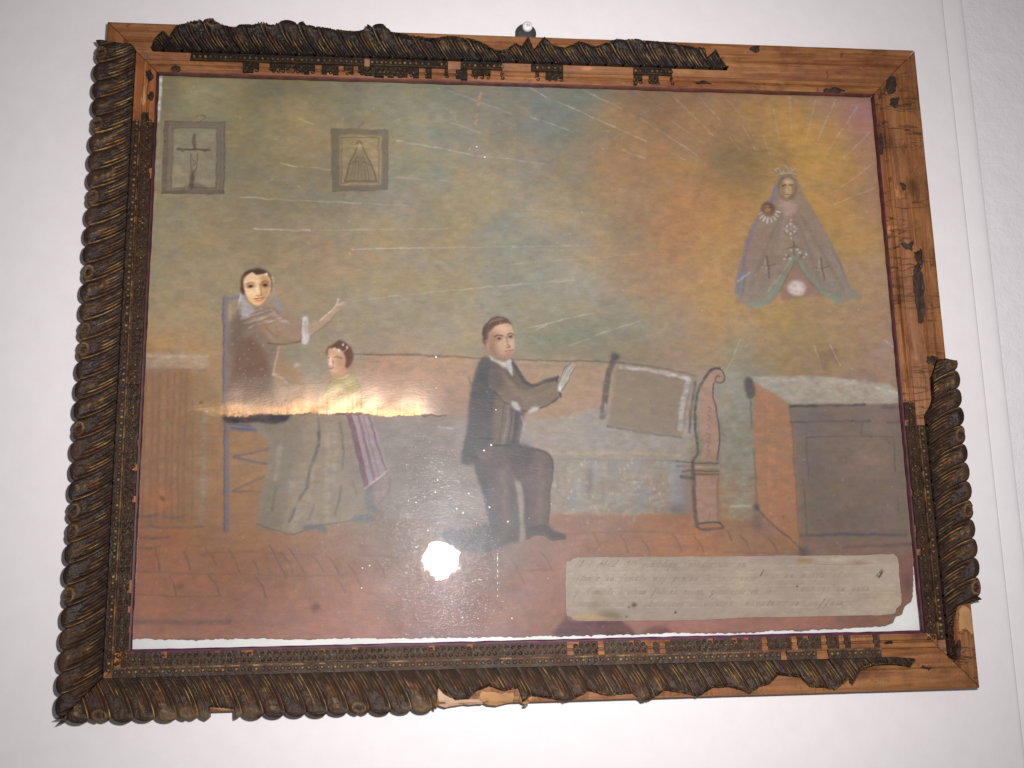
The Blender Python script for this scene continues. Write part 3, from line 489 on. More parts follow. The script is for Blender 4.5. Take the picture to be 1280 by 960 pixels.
    B(984, 236, 12, 16, (74, 62, 52), .85, hard=2, dry=0); F([(976, 229), (983, 222.5), (991, 227), (993, 238), (989, 247), (983, 250), (977, 246), (974.5, 237)], (186, 158, 116), .98, .8, .05)
    F([(975, 230), (980, 226), (981, 240), (979, 247), (975, 240)], (128, 100, 68), .6, 1.4, .05); F([(988, 228), (993, 234), (992, 243), (988, 247), (989, 236)], (120, 92, 62), .6, 1.2, .05); B(984, 227.5, 4, 2.4, (206, 182, 142), .7, dry=0); B(983.6, 238, 1.4, 3, (212, 188, 146), .6, dry=0)
    F([(976, 243), (983, 247), (991, 243), (988, 249), (983, 251), (978, 248)], (120, 92, 62), .7, 1, .05); K([(978, 231.5), (982, 231)], (92, 70, 48), 1.6, .85, .6, 0); K([(986, 231), (990, 231)], (92, 70, 48), 1.6, .85, .6, 0); K([(984, 232), (984.6, 238)], (156, 122, 80), 1.6, .6, .7, 0); K([(981.6, 243), (987, 243)], (122, 72, 54), 1.4, .8, .6, 0)
    F([(976, 250), (990, 250), (997, 262), (985, 268), (974, 260)], (192, 156, 146), .6, 1.5, .35); K([(974, 224), (985, 220), (994, 225)], (104, 104, 120), 3, .7, 1, .2)
    for p in ([(968,216),(973,211),(977,219),(983,209),(988,219),(993,212),(995,216)],[(970,220),(984,217.5),(996,220)],[(967,212),(971,216)],[(982,208),(984,214)]): K(p, (122, 116, 104), 2.2, .85, .8, .15); K([(x, y - 1.2) for x, y in p], (196, 186, 162), 1.1, .7, .6, .2)
    B(960, 261, 9.5, 10.5, (92, 70, 52), .92, hard=2.4, dry=0); B(959.5, 262, 5.4, 6.6, (174, 126, 92), .95, hard=2, dry=0); K([(957, 260), (958.5, 260)], (80, 52, 40), 1.3, .8, .5, 0); K([(961, 260), (963, 260)], (80, 52, 40), 1.3, .8, .5, 0); K([(958, 266), (961, 266)], (120, 70, 54), 1.2, .7, .5, 0)
    for a_ in np.linspace(.1, 2.9, 8): K([(961 + 9 * math.cos(a_), 264 + 9 * math.sin(a_)), (961 + 14 * math.cos(a_), 264 + 14 * math.sin(a_))], (222, 214, 204), 2.2, .75, .8, .2)
    for dx, dy in ((0,0),(0,-6),(0,6),(-5,-3),(5,-3),(-5,3),(5,3),(0,-11),(0,11),(-8,0),(8,0)): B(988.5 + dx, 286 + dy, 1.4, 1.4, (226, 218, 210), .9, dry=0)
    K([(980,286),(984,277),(993,277),(997,286),(993,295),(984,295),(980,286)], (120, 104, 100), 1.6, .6, .8, .3); K([(986, 282), (991, 290)], (110, 96, 92), 2, .5)
    for cx, cy, s_ in ((960, 333, 1.0), (1028, 336, 1.0)):
        K([(cx - 2, cy - 13), (cx, cy), (cx + 2, cy + 14)], (104, 88, 76), 2.6, .75, .8, .2); K([(cx - 8, cy - 2), (cx, cy - 1), (cx + 9, cy - 3)], (110, 92, 80), 2.2, .75, .8, .2); K([(cx - 4, cy - 10), (cx - 2, cy + 8)], (200, 186, 170), 1, .6, .6, .2); K([(cx - 7, cy + 1), (cx - 2, cy - 8)], (196, 182, 168), 1, .5, .6, .2)
    K([(992, 302), (993, 318)], (108, 90, 76), 2.4, .75); K([(984, 311), (993, 308), (1000, 311)], (112, 92, 78), 2, .7)
    for x, y in ((983, 319), (987, 323), (1000, 316), (1004, 322), (980, 324), (1007, 318), (997, 312), (989, 313)): B(x, y, 1.8, 1.4, (222, 214, 204), .85, dry=0)
    B(985, 320, 2.5, 3, (92, 76, 66), .7); B(1002, 321, 2.5, 3, (92, 76, 66), .7)
    for k in range(40): B(random.uniform(940, 1040), random.uniform(275, 360), .8, .8, (190, 166, 148), .5, dry=0)
    # ---- stains and worn edges
    F([(696, 796), (697, 784), (703, 776), (707, 768), (714, 776), (742, 774), (768, 772), (782, 780), (790, 797)], (104, 56, 66), .85, 1.6, .35); F([(803, 795), (808, 787), (824, 782), (838, 788), (842, 794)], (116, 66, 72), .75, 1.6, .4); K([(715, 784), (760, 786)], (150, 84, 90), 4, .5, 1.6, .5); K([(796, 790), (804, 788)], (140, 130, 126), 5, .6, 1.5, .4)
    F([(1095, 784), (1110, 776), (1124, 762), (1134, 752), (1142, 752), (1142, 790), (1095, 792)], (128, 104, 74), .6, 2.5, .4); F([(1126, 700), (1142, 690), (1144, 745), (1128, 752)], (150, 98, 94), .5, 3, .4); B(1134, 728, 6, 10, (96, 72, 76), .6)
    K([(168, 799), (300, 799), (500, 798), (640, 796), (900, 791), (1090, 785)], (112, 96, 82), 2.0, .55, 1.0, .5)
    K([(201, 96), (199, 125), (197, 152)], (196, 198, 192), 4.5, .85, 1.2, .3); K([(200, 96), (400, 99), (650, 103), (980, 118), (1090, 124)], (112, 98, 80), 4, .4, 2, .5); K([(199, 160), (188, 330), (178, 500)], (148, 144, 126), 3.5, .45, 1.5, .5)
    K([(440, 443), (470, 444), (500, 443), (560, 445), (590, 447)], (92, 80, 72), 1.4, .7, .7, .4)
    for k in range(240):
        B(random.uniform(175, 1130), random.uniform(105, 790), random.uniform(.6, 1.1), random.uniform(.6, 1.1), random.choice([(206, 192, 172), (92, 76, 64), (212, 200, 182)]), .55, dry=0)
    # a hand is never steady: let every edge waver a little, and soften it
    wy = np.arange(NY)[:, None] + 1.0 * fbm(NY, NX, 13, 301) + 0.3 * fbm(NY, NX, 4, 302)
    wx = np.arange(NX)[None, :] + 1.0 * fbm(NY, NX, 13, 303) + 0.3 * fbm(NY, NX, 4, 304)
    wy = np.clip(wy, 0, NY - 1.001); wx = np.clip(wx, 0, NX - 1.001)
    iy, ix = wy.astype(int), wx.astype(int); fy, fx = (wy - iy)[..., None], (wx - ix)[..., None]
    c = S.c
    S.c = (c[iy, ix] * (1 - fx) + c[iy, ix + 1] * fx) * (1 - fy) + (c[iy + 1, ix] * (1 - fx) + c[iy + 1, ix + 1] * fx) * fy
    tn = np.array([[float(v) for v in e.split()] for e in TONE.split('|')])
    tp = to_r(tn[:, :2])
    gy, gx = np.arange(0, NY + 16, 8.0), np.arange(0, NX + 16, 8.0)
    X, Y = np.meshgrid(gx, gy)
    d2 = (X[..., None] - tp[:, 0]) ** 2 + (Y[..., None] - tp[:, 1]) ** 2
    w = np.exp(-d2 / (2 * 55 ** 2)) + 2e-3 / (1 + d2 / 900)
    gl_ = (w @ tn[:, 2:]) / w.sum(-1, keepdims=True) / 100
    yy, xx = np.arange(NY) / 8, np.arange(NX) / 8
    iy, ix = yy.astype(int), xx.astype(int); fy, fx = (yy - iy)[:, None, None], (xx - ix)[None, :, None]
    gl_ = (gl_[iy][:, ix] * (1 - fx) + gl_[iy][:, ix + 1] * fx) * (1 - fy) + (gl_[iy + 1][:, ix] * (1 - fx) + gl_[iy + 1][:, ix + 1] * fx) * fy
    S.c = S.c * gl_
    lum = (S.c @ np.array([.3, .59, .11]))[..., None]
    S.c = lum + (S.c - lum) * 0.87
    # weave and brush grain over everything
    S.c += fbm(NY, NX, 12, 401, 1.3)[..., None] * np.array([2.0, 0.1, -2.0]) + fbm(NY, NX, 17, 402, 1.2)[..., None] * np.array([-1.1, 1.2, -0.8])
    S.c *= (1 + 0.034 * fbm(NY, NX, 8, 403, 1.4))[..., None]
    S.c *= (1 + 0.024 * GRAIN + 0.018 * GRAINB + 0.010 * fbm(NY, NX, 2.2, 77, 5.0, 2) + 0.010 * fbm(NY, NX, 2.2, 79, .16, 2))[..., None]
    return np.clip(S.c, 6, 252)

def flash_level(x, y):
    """light that reaches the sheet behind the glass: turns seen colours back into the paint's own"""
    d = np.stack([x - FLASH[0], y - FLASH[1], 0 * x + Z_PAINT - FLASH[2]], -1)
    r = np.linalg.norm(d, axis=-1)
    aim = np.array([0.02, 0.0, 0.0]) - FLASH; aim = aim / np.linalg.norm(aim)
    c = (d @ aim) / r; t = math.tan(fl.spread / 2)
    return 0.89 * (0.4505 * fl.energy * np.clip(t * c - np.sqrt(1 - c * c), 0, None) / t * d[..., 2] / r ** 3 + bg.inputs[1].default_value * 0.9)

def s2l(c):
    c = np.asarray(c, float) / 255.0
    return np.where(c <= 0.04045, c / 12.92, ((c + 0.055) / 1.055) ** 2.4)
PAINT_GAIN = 1.0
# ------------------------------------------------------------------ materials
def mat(name):
    m = bpy.data.materials.new(name); m.use_nodes = True
    nt = m.node_tree
    return m, nt, nt.nodes['Principled BSDF']
def N(nt, t, **kw):
    n = nt.nodes.new(t)
    for k, v in kw.items():
        if hasattr(n, k): setattr(n, k, v)
        else: n.inputs[k.replace('_', ' ')].default_value = v
    return n
def noise(nt, vec, scale, detail=4, rough=0.55, dist=0.0):
    n = nt.nodes.new('ShaderNodeTexNoise')
    n.inputs['Scale'].default_value = scale; n.inputs['Detail'].default_value = detail
    n.inputs['Roughness'].default_value = rough; n.inputs['Distortion'].default_value = dist
    if vec is not None: nt.links.new(vec, n.inputs['Vector'])
    return n.outputs['Fac']
def ramp(nt, fac, stops):
    r = nt.nodes.new('ShaderNodeValToRGB')
    els = r.color_ramp.elements
    while len(els) < len(stops): els.new(0.5)
    for e, (p, c) in zip(els, stops):
        e.position = p; e.color = (*c, 1) if len(c) == 3 else c
    nt.links.new(fac, r.inputs[0])
    return r.outputs[0]
def mix(nt, fac, a, b, mode='MIX'):
    m = nt.nodes.new('ShaderNodeMix'); m.data_type = 'RGBA'; m.blend_type = mode
    for s, v in ((0, fac), (6, a), (7, b)):
        if isinstance(v, (int, float)): m.inputs[s].default_value = v
        elif isinstance(v, tuple): m.inputs[s].default_value = (*v, 1)
        else: nt.links.new(v, m.inputs[s])
    return m.outputs[2]
def math_(nt, op, a, b=0.0):
    m = nt.nodes.new('ShaderNodeMath'); m.operation = op
    for i, v in enumerate((a, b)):
        if isinstance(v, (int, float)): m.inputs[i].default_value = v
        else: nt.links.new(v, m.inputs[i])
    return m.outputs[0]
def mapping(nt, scale, src='Object', loc=(0, 0, 0)):
    tc = nt.nodes.new('ShaderNodeTexCoord'); mp = nt.nodes.new('ShaderNodeMapping')
    mp.inputs['Scale'].default_value = scale; mp.inputs['Location'].default_value = loc
    nt.links.new(tc.outputs[src], mp.inputs['Vector'])
    return mp.outputs[0]
def bump(nt, bs, h, strength, dist):
    b = nt.nodes.new('ShaderNodeBump'); b.inputs['Strength'].default_value = strength; b.inputs['Distance'].default_value = dist
    nt.links.new(h, b.inputs['Height']); nt.links.new(b.outputs[0], bs.inputs['Normal'])
    return b
def attr(nt, name):
    a = nt.nodes.new('ShaderNodeAttribute'); a.attribute_name = name
    return a

def lc(r, g, b): return tuple(float(v) for v in s2l((r, g, b)))

def mat_wall(name, col, bs_scale, bs_str, fine):
    m, nt, bs = mat(name)
    v = mapping(nt, (1, 1, 1))
    n1 = noise(nt, v, 3.0, 5); n2 = noise(nt, v, 60.0, 5)
    c = mix(nt, 0.10, col, ramp(nt, n1, [(0.3, (0.70, 0.665, 0.665)), (0.7, (0.86, 0.85, 0.85))]))
    c = mix(nt, 0.08, c, ramp(nt, n2, [(0.35, (0.62, 0.58, 0.58)), (0.65, (0.9, 0.9, 0.9))]))
    nt.links.new(c, bs.inputs['Base Color'])
    bs.inputs['Roughness'].default_value = 0.62
    bs.inputs['Specular IOR Level'].default_value = 0.25
    h = math_(nt, 'ADD', noise(nt, v, bs_scale, 6, 0.6), math_(nt, 'MULTIPLY', noise(nt, v, bs_scale * 6, 4), 0.25 * fine))
    bump(nt, bs, h, bs_str, 0.004)
    return m
M_WALL = mat_wall('smooth_plaster_paint', (0.80, 0.775, 0.78), 14.0, 0.25, 1.0)
M_ROUGH = mat_wall('rough_plaster_paint', (0.78, 0.755, 0.78), 80.0, 0.40, 1.2)

def mat_wood(name, light, dark, red, crack=0.0, loc=(0, 0, 0)):
    m, nt, bs = mat(name)
    v = mapping(nt, (3.0, 60, 60), loc=loc); v2 = mapping(nt, (9, 14, 14), loc=loc); v3 = mapping(nt, (6, 130, 130), loc=loc)
    g = noise(nt, v, 3.0, 6, 0.6, 0.6)
    c = ramp(nt, g, [(0.20, tuple((x + y) / 2 for x, y in zip(dark, red))), (0.42, red), (0.62, light), (0.85, tuple(min(1, x * 1.12) for x in light))])
    c = mix(nt, math_(nt, 'MULTIPLY', ramp(nt, noise(nt, mapping(nt, (22, 40, 40), loc=loc), 1.0, 6, 0.7), [(0.35, (0, 0, 0)), (0.65, (1, 1, 1))]), 0.55), c, tuple(x * s for x, s in zip(red, (0.72, 0.86, 0.80))))
    c = mix(nt, math_(nt, 'MULTIPLY', ramp(nt, noise(nt, v2, 3.0, 5, 0.65), [(0.36, (1, 1, 1)), (0.52, (0, 0, 0))]), 0.55), c, tuple(x * 0.35 for x in red))
    c = mix(nt, ramp(nt, noise(nt, v3, 2.5, 3), [(0.60, (0, 0, 0)), (0.70, (0.55, 0.55, 0.55))]), c, dark)
    c = mix(nt, ramp(nt, noise(nt, mapping(nt, (26, 26, 26), loc=loc), 3.0, 3), [(0.66, (0, 0, 0)), (0.74, (0.6, 0.6, 0.6))]), c, tuple(x * 0.5 for x in dark))
    c = mix(nt, ramp(nt, noise(nt, mapping(nt, (16, 42, 42), loc=(loc[0] + 3, 1, 0)), 1.0, 5, 0.7), [(0.63, (0, 0, 0)), (0.70, (0.7, 0.7, 0.7))]), c, tuple(min(1, x * 1.55) for x in light))
    c = mix(nt, ramp(nt, noise(nt, mapping(nt, (11, 30, 30), loc=(loc[0] + 7, 2, 0)), 1.0, 5, 0.7), [(0.60, (0, 0, 0)), (0.72, (0.75, 0.75, 0.75))]), c, tuple(x * 0.55 for x in dark))
    hh = noise(nt, v3, 3.0, 4)
    if crack:
        vc = mapping(nt, (44, 7, 7), loc=loc)
        cr = noise(nt, vc, 1.6, 4, 0.6, 1.2)
        k = ramp(nt, cr, [(0.48, (0, 0, 0)), (0.50, (1, 1, 1)), (0.52, (0, 0, 0))])
        k = math_(nt, 'MULTIPLY', k, ramp(nt, noise(nt, mapping(nt, (7, 7, 7), loc=loc), 2.0, 2), [(0.42, (0, 0, 0)), (0.58, (1, 1, 1))]))
        c = mix(nt, math_(nt, 'MULTIPLY', k, crack), c, (0.03, 0.014, 0.008))
        hh = math_(nt, 'SUBTRACT', hh, math_(nt, 'MULTIPLY', k, 0.6))
    nt.links.new(c, bs.inputs['Base Color'])
    bs.inputs['Roughness'].default_value = 0.55
    bs.inputs['Specular IOR Level'].default_value = 0.3
    bump(nt, bs, math_(nt, 'ADD', hh, math_(nt, 'MULTIPLY', noise(nt, mapping(nt, (90, 120, 120), loc=loc), 1.0, 5, 0.7), 0.9)), 0.5, 0.0015)
    return m
WL, WD, WR = lc(158, 110, 66), lc(84, 46, 28), lc(130, 78, 46)
M_WOOD_T = mat_wood('bare_pine_top', WL, WD, WR)
M_WOOD_R = mat_wood('bare_pine_cracked', lc(152, 104, 60), lc(80, 46, 28), lc(126, 76, 46), 0.95, (0.3, 0.1, 0))
M_WOOD_B = mat_wood('bare_pine_bottom', lc(160, 110, 66), lc(88, 50, 32), lc(134, 84, 50), 0.25, (0.7, 0.3, 0))
M_WOOD_L = mat_wood('bare_pine_left', lc(170, 112, 66), lc(100, 54, 30), lc(150, 88, 50), 0.0, (1.3, 0.2, 0))

def mat_ornament(name, base, alt, gold, pale, pale_amt):
    m, nt, bs = mat(name)
    v = mapping(nt, (1, 1, 1))
    n1 = noise(nt, v, 60, 5, 0.65); n2 = noise(nt, v, 240, 4, 0.6); n3 = noise(nt, v, 28, 4)
    c = mix(nt, ramp(nt, n1, [(0.35, (0, 0, 0)), (0.66, (1, 1, 1))]), base, alt)
    c = mix(nt, math_(nt, 'MULTIPLY', ramp(nt, n2, [(0.5, (0, 0, 0)), (0.72, (1, 1, 1))]), 0.45), c, tuple(x * 0.35 for x in base))
    at = attr(nt, 'gilt')
    wear = ramp(nt, noise(nt, v, 90, 4, 0.7), [(0.32, (0.05, 0.05, 0.05)), (0.58, (1, 1, 1))])
    gf = math_(nt, 'MULTIPLY', math_(nt, 'MINIMUM', at.outputs['Fac'], 1.0), wear)
    gcol = mix(nt, ramp(nt, n1, [(0.4, (0, 0, 0)), (0.6, (1, 1, 1))]), gold, tuple(x * y for x, y in zip(gold, (0.55, 0.36, 0.26))))
    c = mix(nt, gf, c, gcol)
    at2 = attr(nt, 'worn')
    pf = math_(nt, 'MULTIPLY', math_(nt, 'MULTIPLY', at2.outputs['Fac'], pale_amt), ramp(nt, n3, [(0.47, (0, 0, 0)), (0.58, (1, 1, 1))]))
    c = mix(nt, pf, c, pale)
    nt.links.new(c, bs.inputs['Base Color'])
    nt.links.new(math_(nt, 'MULTIPLY', gf, 0.35), bs.inputs['Metallic'])
    nt.links.new(ramp(nt, n1, [(0.3, (0.36, 0.36, 0.36)), (0.7, (0.62, 0.62, 0.62))]), bs.inputs['Roughness'])
    bs.inputs['Specular IOR Level'].default_value = 0.28
    bump(nt, bs, math_(nt, 'ADD', n2, math_(nt, 'MULTIPLY', n1, 0.7)), 0.7, 0.0018)
    return m
GOLD = lc(196, 158, 100)
M_ORN = mat_ornament('dark_bronzed_gesso', lc(40, 29, 21), lc(54, 35, 27), GOLD, lc(110, 84, 56), 0.2)
M_ORN_T = mat_ornament('blackened_gesso', lc(30, 24, 18), lc(38, 29, 23), lc(180, 150, 102), lc(90, 68, 44), 0.2)
M_ORN_B = mat_ornament('dusty_bronzed_gesso', lc(52, 41, 31), lc(64, 44, 36), GOLD, lc(128, 104, 72), 0.5)
def mat_plain(name, col, rough=0.6, var=0.35, scale=60, spec=0.3):
    m, nt, bs = mat(name)
    n1 = noise(nt, mapping(nt, (1, 1, 1)), scale, 5)
    c = ramp(nt, n1, [(0.3, tuple(x * (1 - var) for x in col)), (0.7, tuple(min(1, x * (1 + var)) for x in col))])
    nt.links.new(c, bs.inputs['Base Color'])
    bs.inputs['Roughness'].default_value = rough; bs.inputs['Specular IOR Level'].default_value = spec
    bump(nt, bs, n1, 0.2, 0.001)
    return m
M_SLIP = mat_plain('purple_bole_lip', lc(78, 32, 58), 0.5, 0.4, 120)
M_SLIPR = mat_plain('dark_red_bole_lip', lc(66, 28, 32), 0.5, 0.5, 120)
M_SLIPT = mat_plain('brown_bole_lip', lc(80, 44, 34), 0.5, 0.4, 120)
M_BACK = mat_plain('white_mount_board', lc(212, 214, 212), 0.7, 0.06, 30)
M_RESID = mat_plain('scorched_residue', lc(50, 34, 24), 0.6, 0.5, 200)
M_NAIL = mat_plain('dull_nail_steel', lc(110, 110, 104), 0.4, 0.3, 300, 0.5)
M_HOOKD = mat_plain('dark_grey_metal', lc(60, 58, 60), 0.5, 0.3, 300, 0.5)
M_HOOKW = mat_plain('white_plastic_cap', lc(226, 226, 230), 0.35, 0.04, 200, 0.5)

# painted sheet: colours from the 'paint' attribute under an aged uneven varnish
def mat_paint(name, attribute, gloss=1.0):
    m, nt, bs = mat(name)
    a = attr(nt, attribute)
    v = mapping(nt, (1, 1, 1))
    fine = noise(nt, v, 900, 3)
    c = mix(nt, 0.12, a.outputs['Color'], ramp(nt, fine, [(0.3, (0.2, 0.2, 0.2)), (0.7, (0.8, 0.8, 0.8))]), 'SOFT_LIGHT')
    nt.links.new(c, bs.inputs['Base Color'])
    tint = attr(nt, 'lift_glow').outputs['Fac']
    r = ramp(nt, noise(nt, v, 34, 4), [(0.3, (0.38, 0.38, 0.38)), (0.7, (0.50, 0.50, 0.50))])
    nt.links.new(r, bs.inputs['Roughness'])
    # orange flash glow along the torn joint, put into specular tint and IOR
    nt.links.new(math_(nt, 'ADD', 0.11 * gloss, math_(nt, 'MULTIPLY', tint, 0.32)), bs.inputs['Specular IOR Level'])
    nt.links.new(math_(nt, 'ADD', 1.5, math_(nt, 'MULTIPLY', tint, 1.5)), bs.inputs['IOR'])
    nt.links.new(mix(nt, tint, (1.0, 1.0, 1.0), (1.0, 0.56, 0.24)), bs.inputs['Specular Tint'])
    bump(nt, bs, math_(nt, 'ADD', noise(nt, mapping(nt, (260, 700, 700)), 1.0, 4), math_(nt, 'MULTIPLY', noise(nt, v, 160, 3), 0.8)), 0.10, 0.002)
    return m
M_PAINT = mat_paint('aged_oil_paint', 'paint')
M_LABEL = mat_paint('inked_paper', 'paint', 0.4)

# window glass: clear, with a faint film of dust that catches the flash
M_GLASS = bpy.data.materials.new('old_picture_glass'); M_GLASS.use_nodes = True
nt = M_GLASS.node_tree; nt.nodes.clear()
out = nt.nodes.new('ShaderNodeOutputMaterial')
tr = nt.nodes.new('ShaderNodeBsdfTransparent'); gl = nt.nodes.new('ShaderNodeBsdfGlossy'); gl2 = nt.nodes.new('ShaderNodeBsdfGlossy')
fr = nt.nodes.new('ShaderNodeFresnel'); fr.inputs['IOR'].default_value = 1.5
gl3 = nt.nodes.new('ShaderNodeBsdfGlossy')
gl.distribution = 'BECKMANN'; gl2.distribution = 'BECKMANN'; gl3.distribution = 'BECKMANN'
gl.inputs['Roughness'].default_value = 0.034
gl2.inputs['Roughness'].default_value = 0.36
gl3.inputs['Roughness'].default_value = 0.06
tr.inputs['Color'].default_value = (0.985, 0.99, 0.985, 1)
v = mapping(nt, (1, 1, 1))
bp = nt.nodes.new('ShaderNodeBump'); bp.inputs['Strength'].default_value = 0.02; bp.inputs['Distance'].default_value = 0.002
nt.links.new(noise(nt, v, 300, 3), bp.inputs['Height']); nt.links.new(bp.outputs[0], gl.inputs['Normal'])
bp3 = nt.nodes.new('ShaderNodeBump'); bp3.inputs['Strength'].default_value = 0.22; bp3.inputs['Distance'].default_value = 0.001
nt.links.new(noise(nt, mapping(nt, (220, 600, 600)), 1.0, 3), bp3.inputs['Height']); nt.links.new(bp3.outputs[0], gl3.inputs['Normal'])
m1 = nt.nodes.new('ShaderNodeMixShader'); m2 = nt.nodes.new('ShaderNodeMixShader'); m3 = nt.nodes.new('ShaderNodeMixShader')
nt.links.new(fr.outputs[0], m1.inputs[0]); nt.links.new(tr.outputs[0], m1.inputs[1]); nt.links.new(gl.outputs[0], m1.inputs[2])
dust = ramp(nt, noise(nt, mapping(nt, (1, 1, 1)), 26, 6, 0.7), [(0.3, (0.0035, 0.0035, 0.0035)), (0.75, (0.009, 0.009, 0.009))])
nt.links.new(dust, m2.inputs[0]); nt.links.new(m1.outputs[0], m2.inputs[1]); nt.links.new(gl2.outputs[0], m2.inputs[2])
m3.inputs[0].default_value = 0.0009
nt.links.new(m2.outputs[0], m3.inputs[1]); nt.links.new(gl3.outputs[0], m3.inputs[2])
nt.links.new(m3.outputs[0], out.inputs['Surface'])

# ------------------------------------------------------------------ helpers
def link(o, parent=None):
    COL.objects.link(o)
    if parent is not None: o.parent = parent
    return o
def mesh_obj(name, verts, faces, material, parent=None, smooth=False):
    me = bpy.data.meshes.new(name)
    me.from_pydata([tuple(v) for v in verts], [], faces)
    me.materials.append(material)
    if smooth:
        me.polygons.foreach_set('use_smooth', np.ones(len(me.polygons), bool))
    me.update()
    return link(bpy.data.objects.new(name, me), parent)
def tag(o, label=None, cat=None, kind=None, group=None):
    if label: o['label'] = label
    if cat: o['category'] = cat
    if kind: o['kind'] = kind
    if group: o['group'] = group
    return o
def fattr(me, name, vals):
    a = me.attributes.new(name, 'FLOAT', 'POINT'); a.data.foreach_set('value', np.asarray(vals, np.float32))

# ------------------------------------------------------------------ wall
def hstep(px_list, z):
    q = unproj(px_list, z); return float(np.mean(q[:, 0]))
XA = hstep([(1179, 0), (1207, 250), (1222, 400), (1247, 655)], Z_WALL)
XB = hstep([(1202, 0), (1222, 170), (1240, 300), (1260, 530)], Z_WALL)
def strip_mesh(name, prof, z0, z1, material, nseg=40):
    vs_, fs = [], []
    for k in range(nseg + 1):
        zz = z0 + (z1 - z0) * k / nseg
        for x, d in prof: vs_.append((x, d, zz))
    n = len(prof)
    for k in range(nseg):
        for i in range(n - 1): fs.append((k * n + i, k * n + i + 1, (k + 1) * n + i + 1, (k + 1) * n + i))
    return mesh_obj(name, vs_, fs, material, None, True)
wl = strip_mesh('wall', [(-1.6, Z_WALL), (XA - 0.004, Z_WALL), (XA - 0.0015, Z_WALL + 0.0003), (XA, Z_WALL + 0.0007), (XA + 0.0010, Z_WALL + 0.0022), (XA + 0.0006, Z_WALL + 0.03)], -1.4, 1.4, M_WALL)
tag(wl, kind='structure')
tr_ = strip_mesh('wall_corner_bead', [(XA - 0.002, Z_WALL + 0.0014), (XA + 0.004, Z_WALL + 0.0011), (XB - 0.006, Z_WALL + 0.0010), (XB - 0.002, Z_WALL + 0.0012), (XB + 0.0005, Z_WALL + 0.0018), (XB + 0.003, Z_WALL + 0.004)], -1.4, 1.4, M_WALL)
tag(tr_, kind='structure')
wr = strip_mesh('wall_plaster', [(XB - 0.002, Z_WALL + 0.0020), (XB + 0.3, Z_WALL + 0.0020), (1.9, Z_WALL + 0.0020)], -1.4, 1.4, M_ROUGH)
tag(wr, kind='structure')

# ------------------------------------------------------------------ the framed painting
root = link(bpy.data.objects.new('framed_painting', None))
root.location = W3(0, FH / 2, Z_WALL)
root.empty_display_size = 0.05
tag(root, 'old votive oil painting under glass in a broken carved wooden frame on the white wall', 'painting')
ROOTI = Matrix.Translation(-root.location)

si = unproj([(199, 94), (1089, 121), (1151, 789), (165, 811)], Z_SIGHT)
IX0, IX1 = (si[0, 0] + si[3, 0]) / 2, (si[1, 0] + si[2, 0]) / 2
IY0, IY1 = (si[0, 1] + si[1, 1]) / 2, (si[2, 1] + si[3, 1]) / 2
WT, WR_, WB, WLf = IY0 + FH / 2, FW / 2 - IX1, FH / 2 - IY1, IX0 + FW / 2
# rails clockwise: (name, start corner, along, inward, length, width, previous width, next width)
RAILS = {
    'top': dict(o=(-FW/2, -FH/2), a=(1, 0), s=(0, 1), L=FW, w=WT, wp=WLf, wn=WR_, m=M_WOOD_T, orn=M_ORN_T, slip=M_SLIPT),
    'right': dict(o=(FW/2, -FH/2), a=(0, 1), s=(-1, 0), L=FH, w=WR_, wp=WT, wn=WB, m=M_WOOD_R, orn=M_ORN, slip=M_SLIPR),
    'bottom': dict(o=(FW/2, FH/2), a=(-1, 0), s=(0, -1), L=FW, w=WB, wp=WR_, wn=WLf, m=M_WOOD_B, orn=M_ORN_B, slip=M_SLIP),
    'left': dict(o=(-FW/2, FH/2), a=(0, -1), s=(1, 0), L=FH, w=WLf, wp=WB, wn=WT, m=M_WOOD_L, orn=M_ORN, slip=M_SLIPR)}
PROF = [(0, -0.0026), (0.012, -0.0006), (0.05, 0.0), (0.35, -0.0006), (0.366, -0.0026), (0.376, -0.0038), (0.39, -0.0030), (0.50, -0.0042), (0.62, -0.0064), (0.70, -0.0092),
        (0.715, -0.0070), (0.735, -0.0062), (0.80, -0.0066), (0.812, -0.0094), (0.835, -0.0092), (0.85, -0.0078), (0.90, -0.0080), (0.925, -0.0092), (0.955, -0.0096)]
PROF = [(u, h * 0.76) for u, h in PROF]
PU, PH = np.array([p[0] for p in PROF]), np.array([p[1] for p in PROF])
def wood_h(u): return np.interp(u, PU, PH)
def rail_ls(R, px, z=-0.003):
    q = unproj(px, z) - np.array(R['o'])
    return q @ np.array(R['a']), q @ np.array(R['s'])
GAP = 0.00035
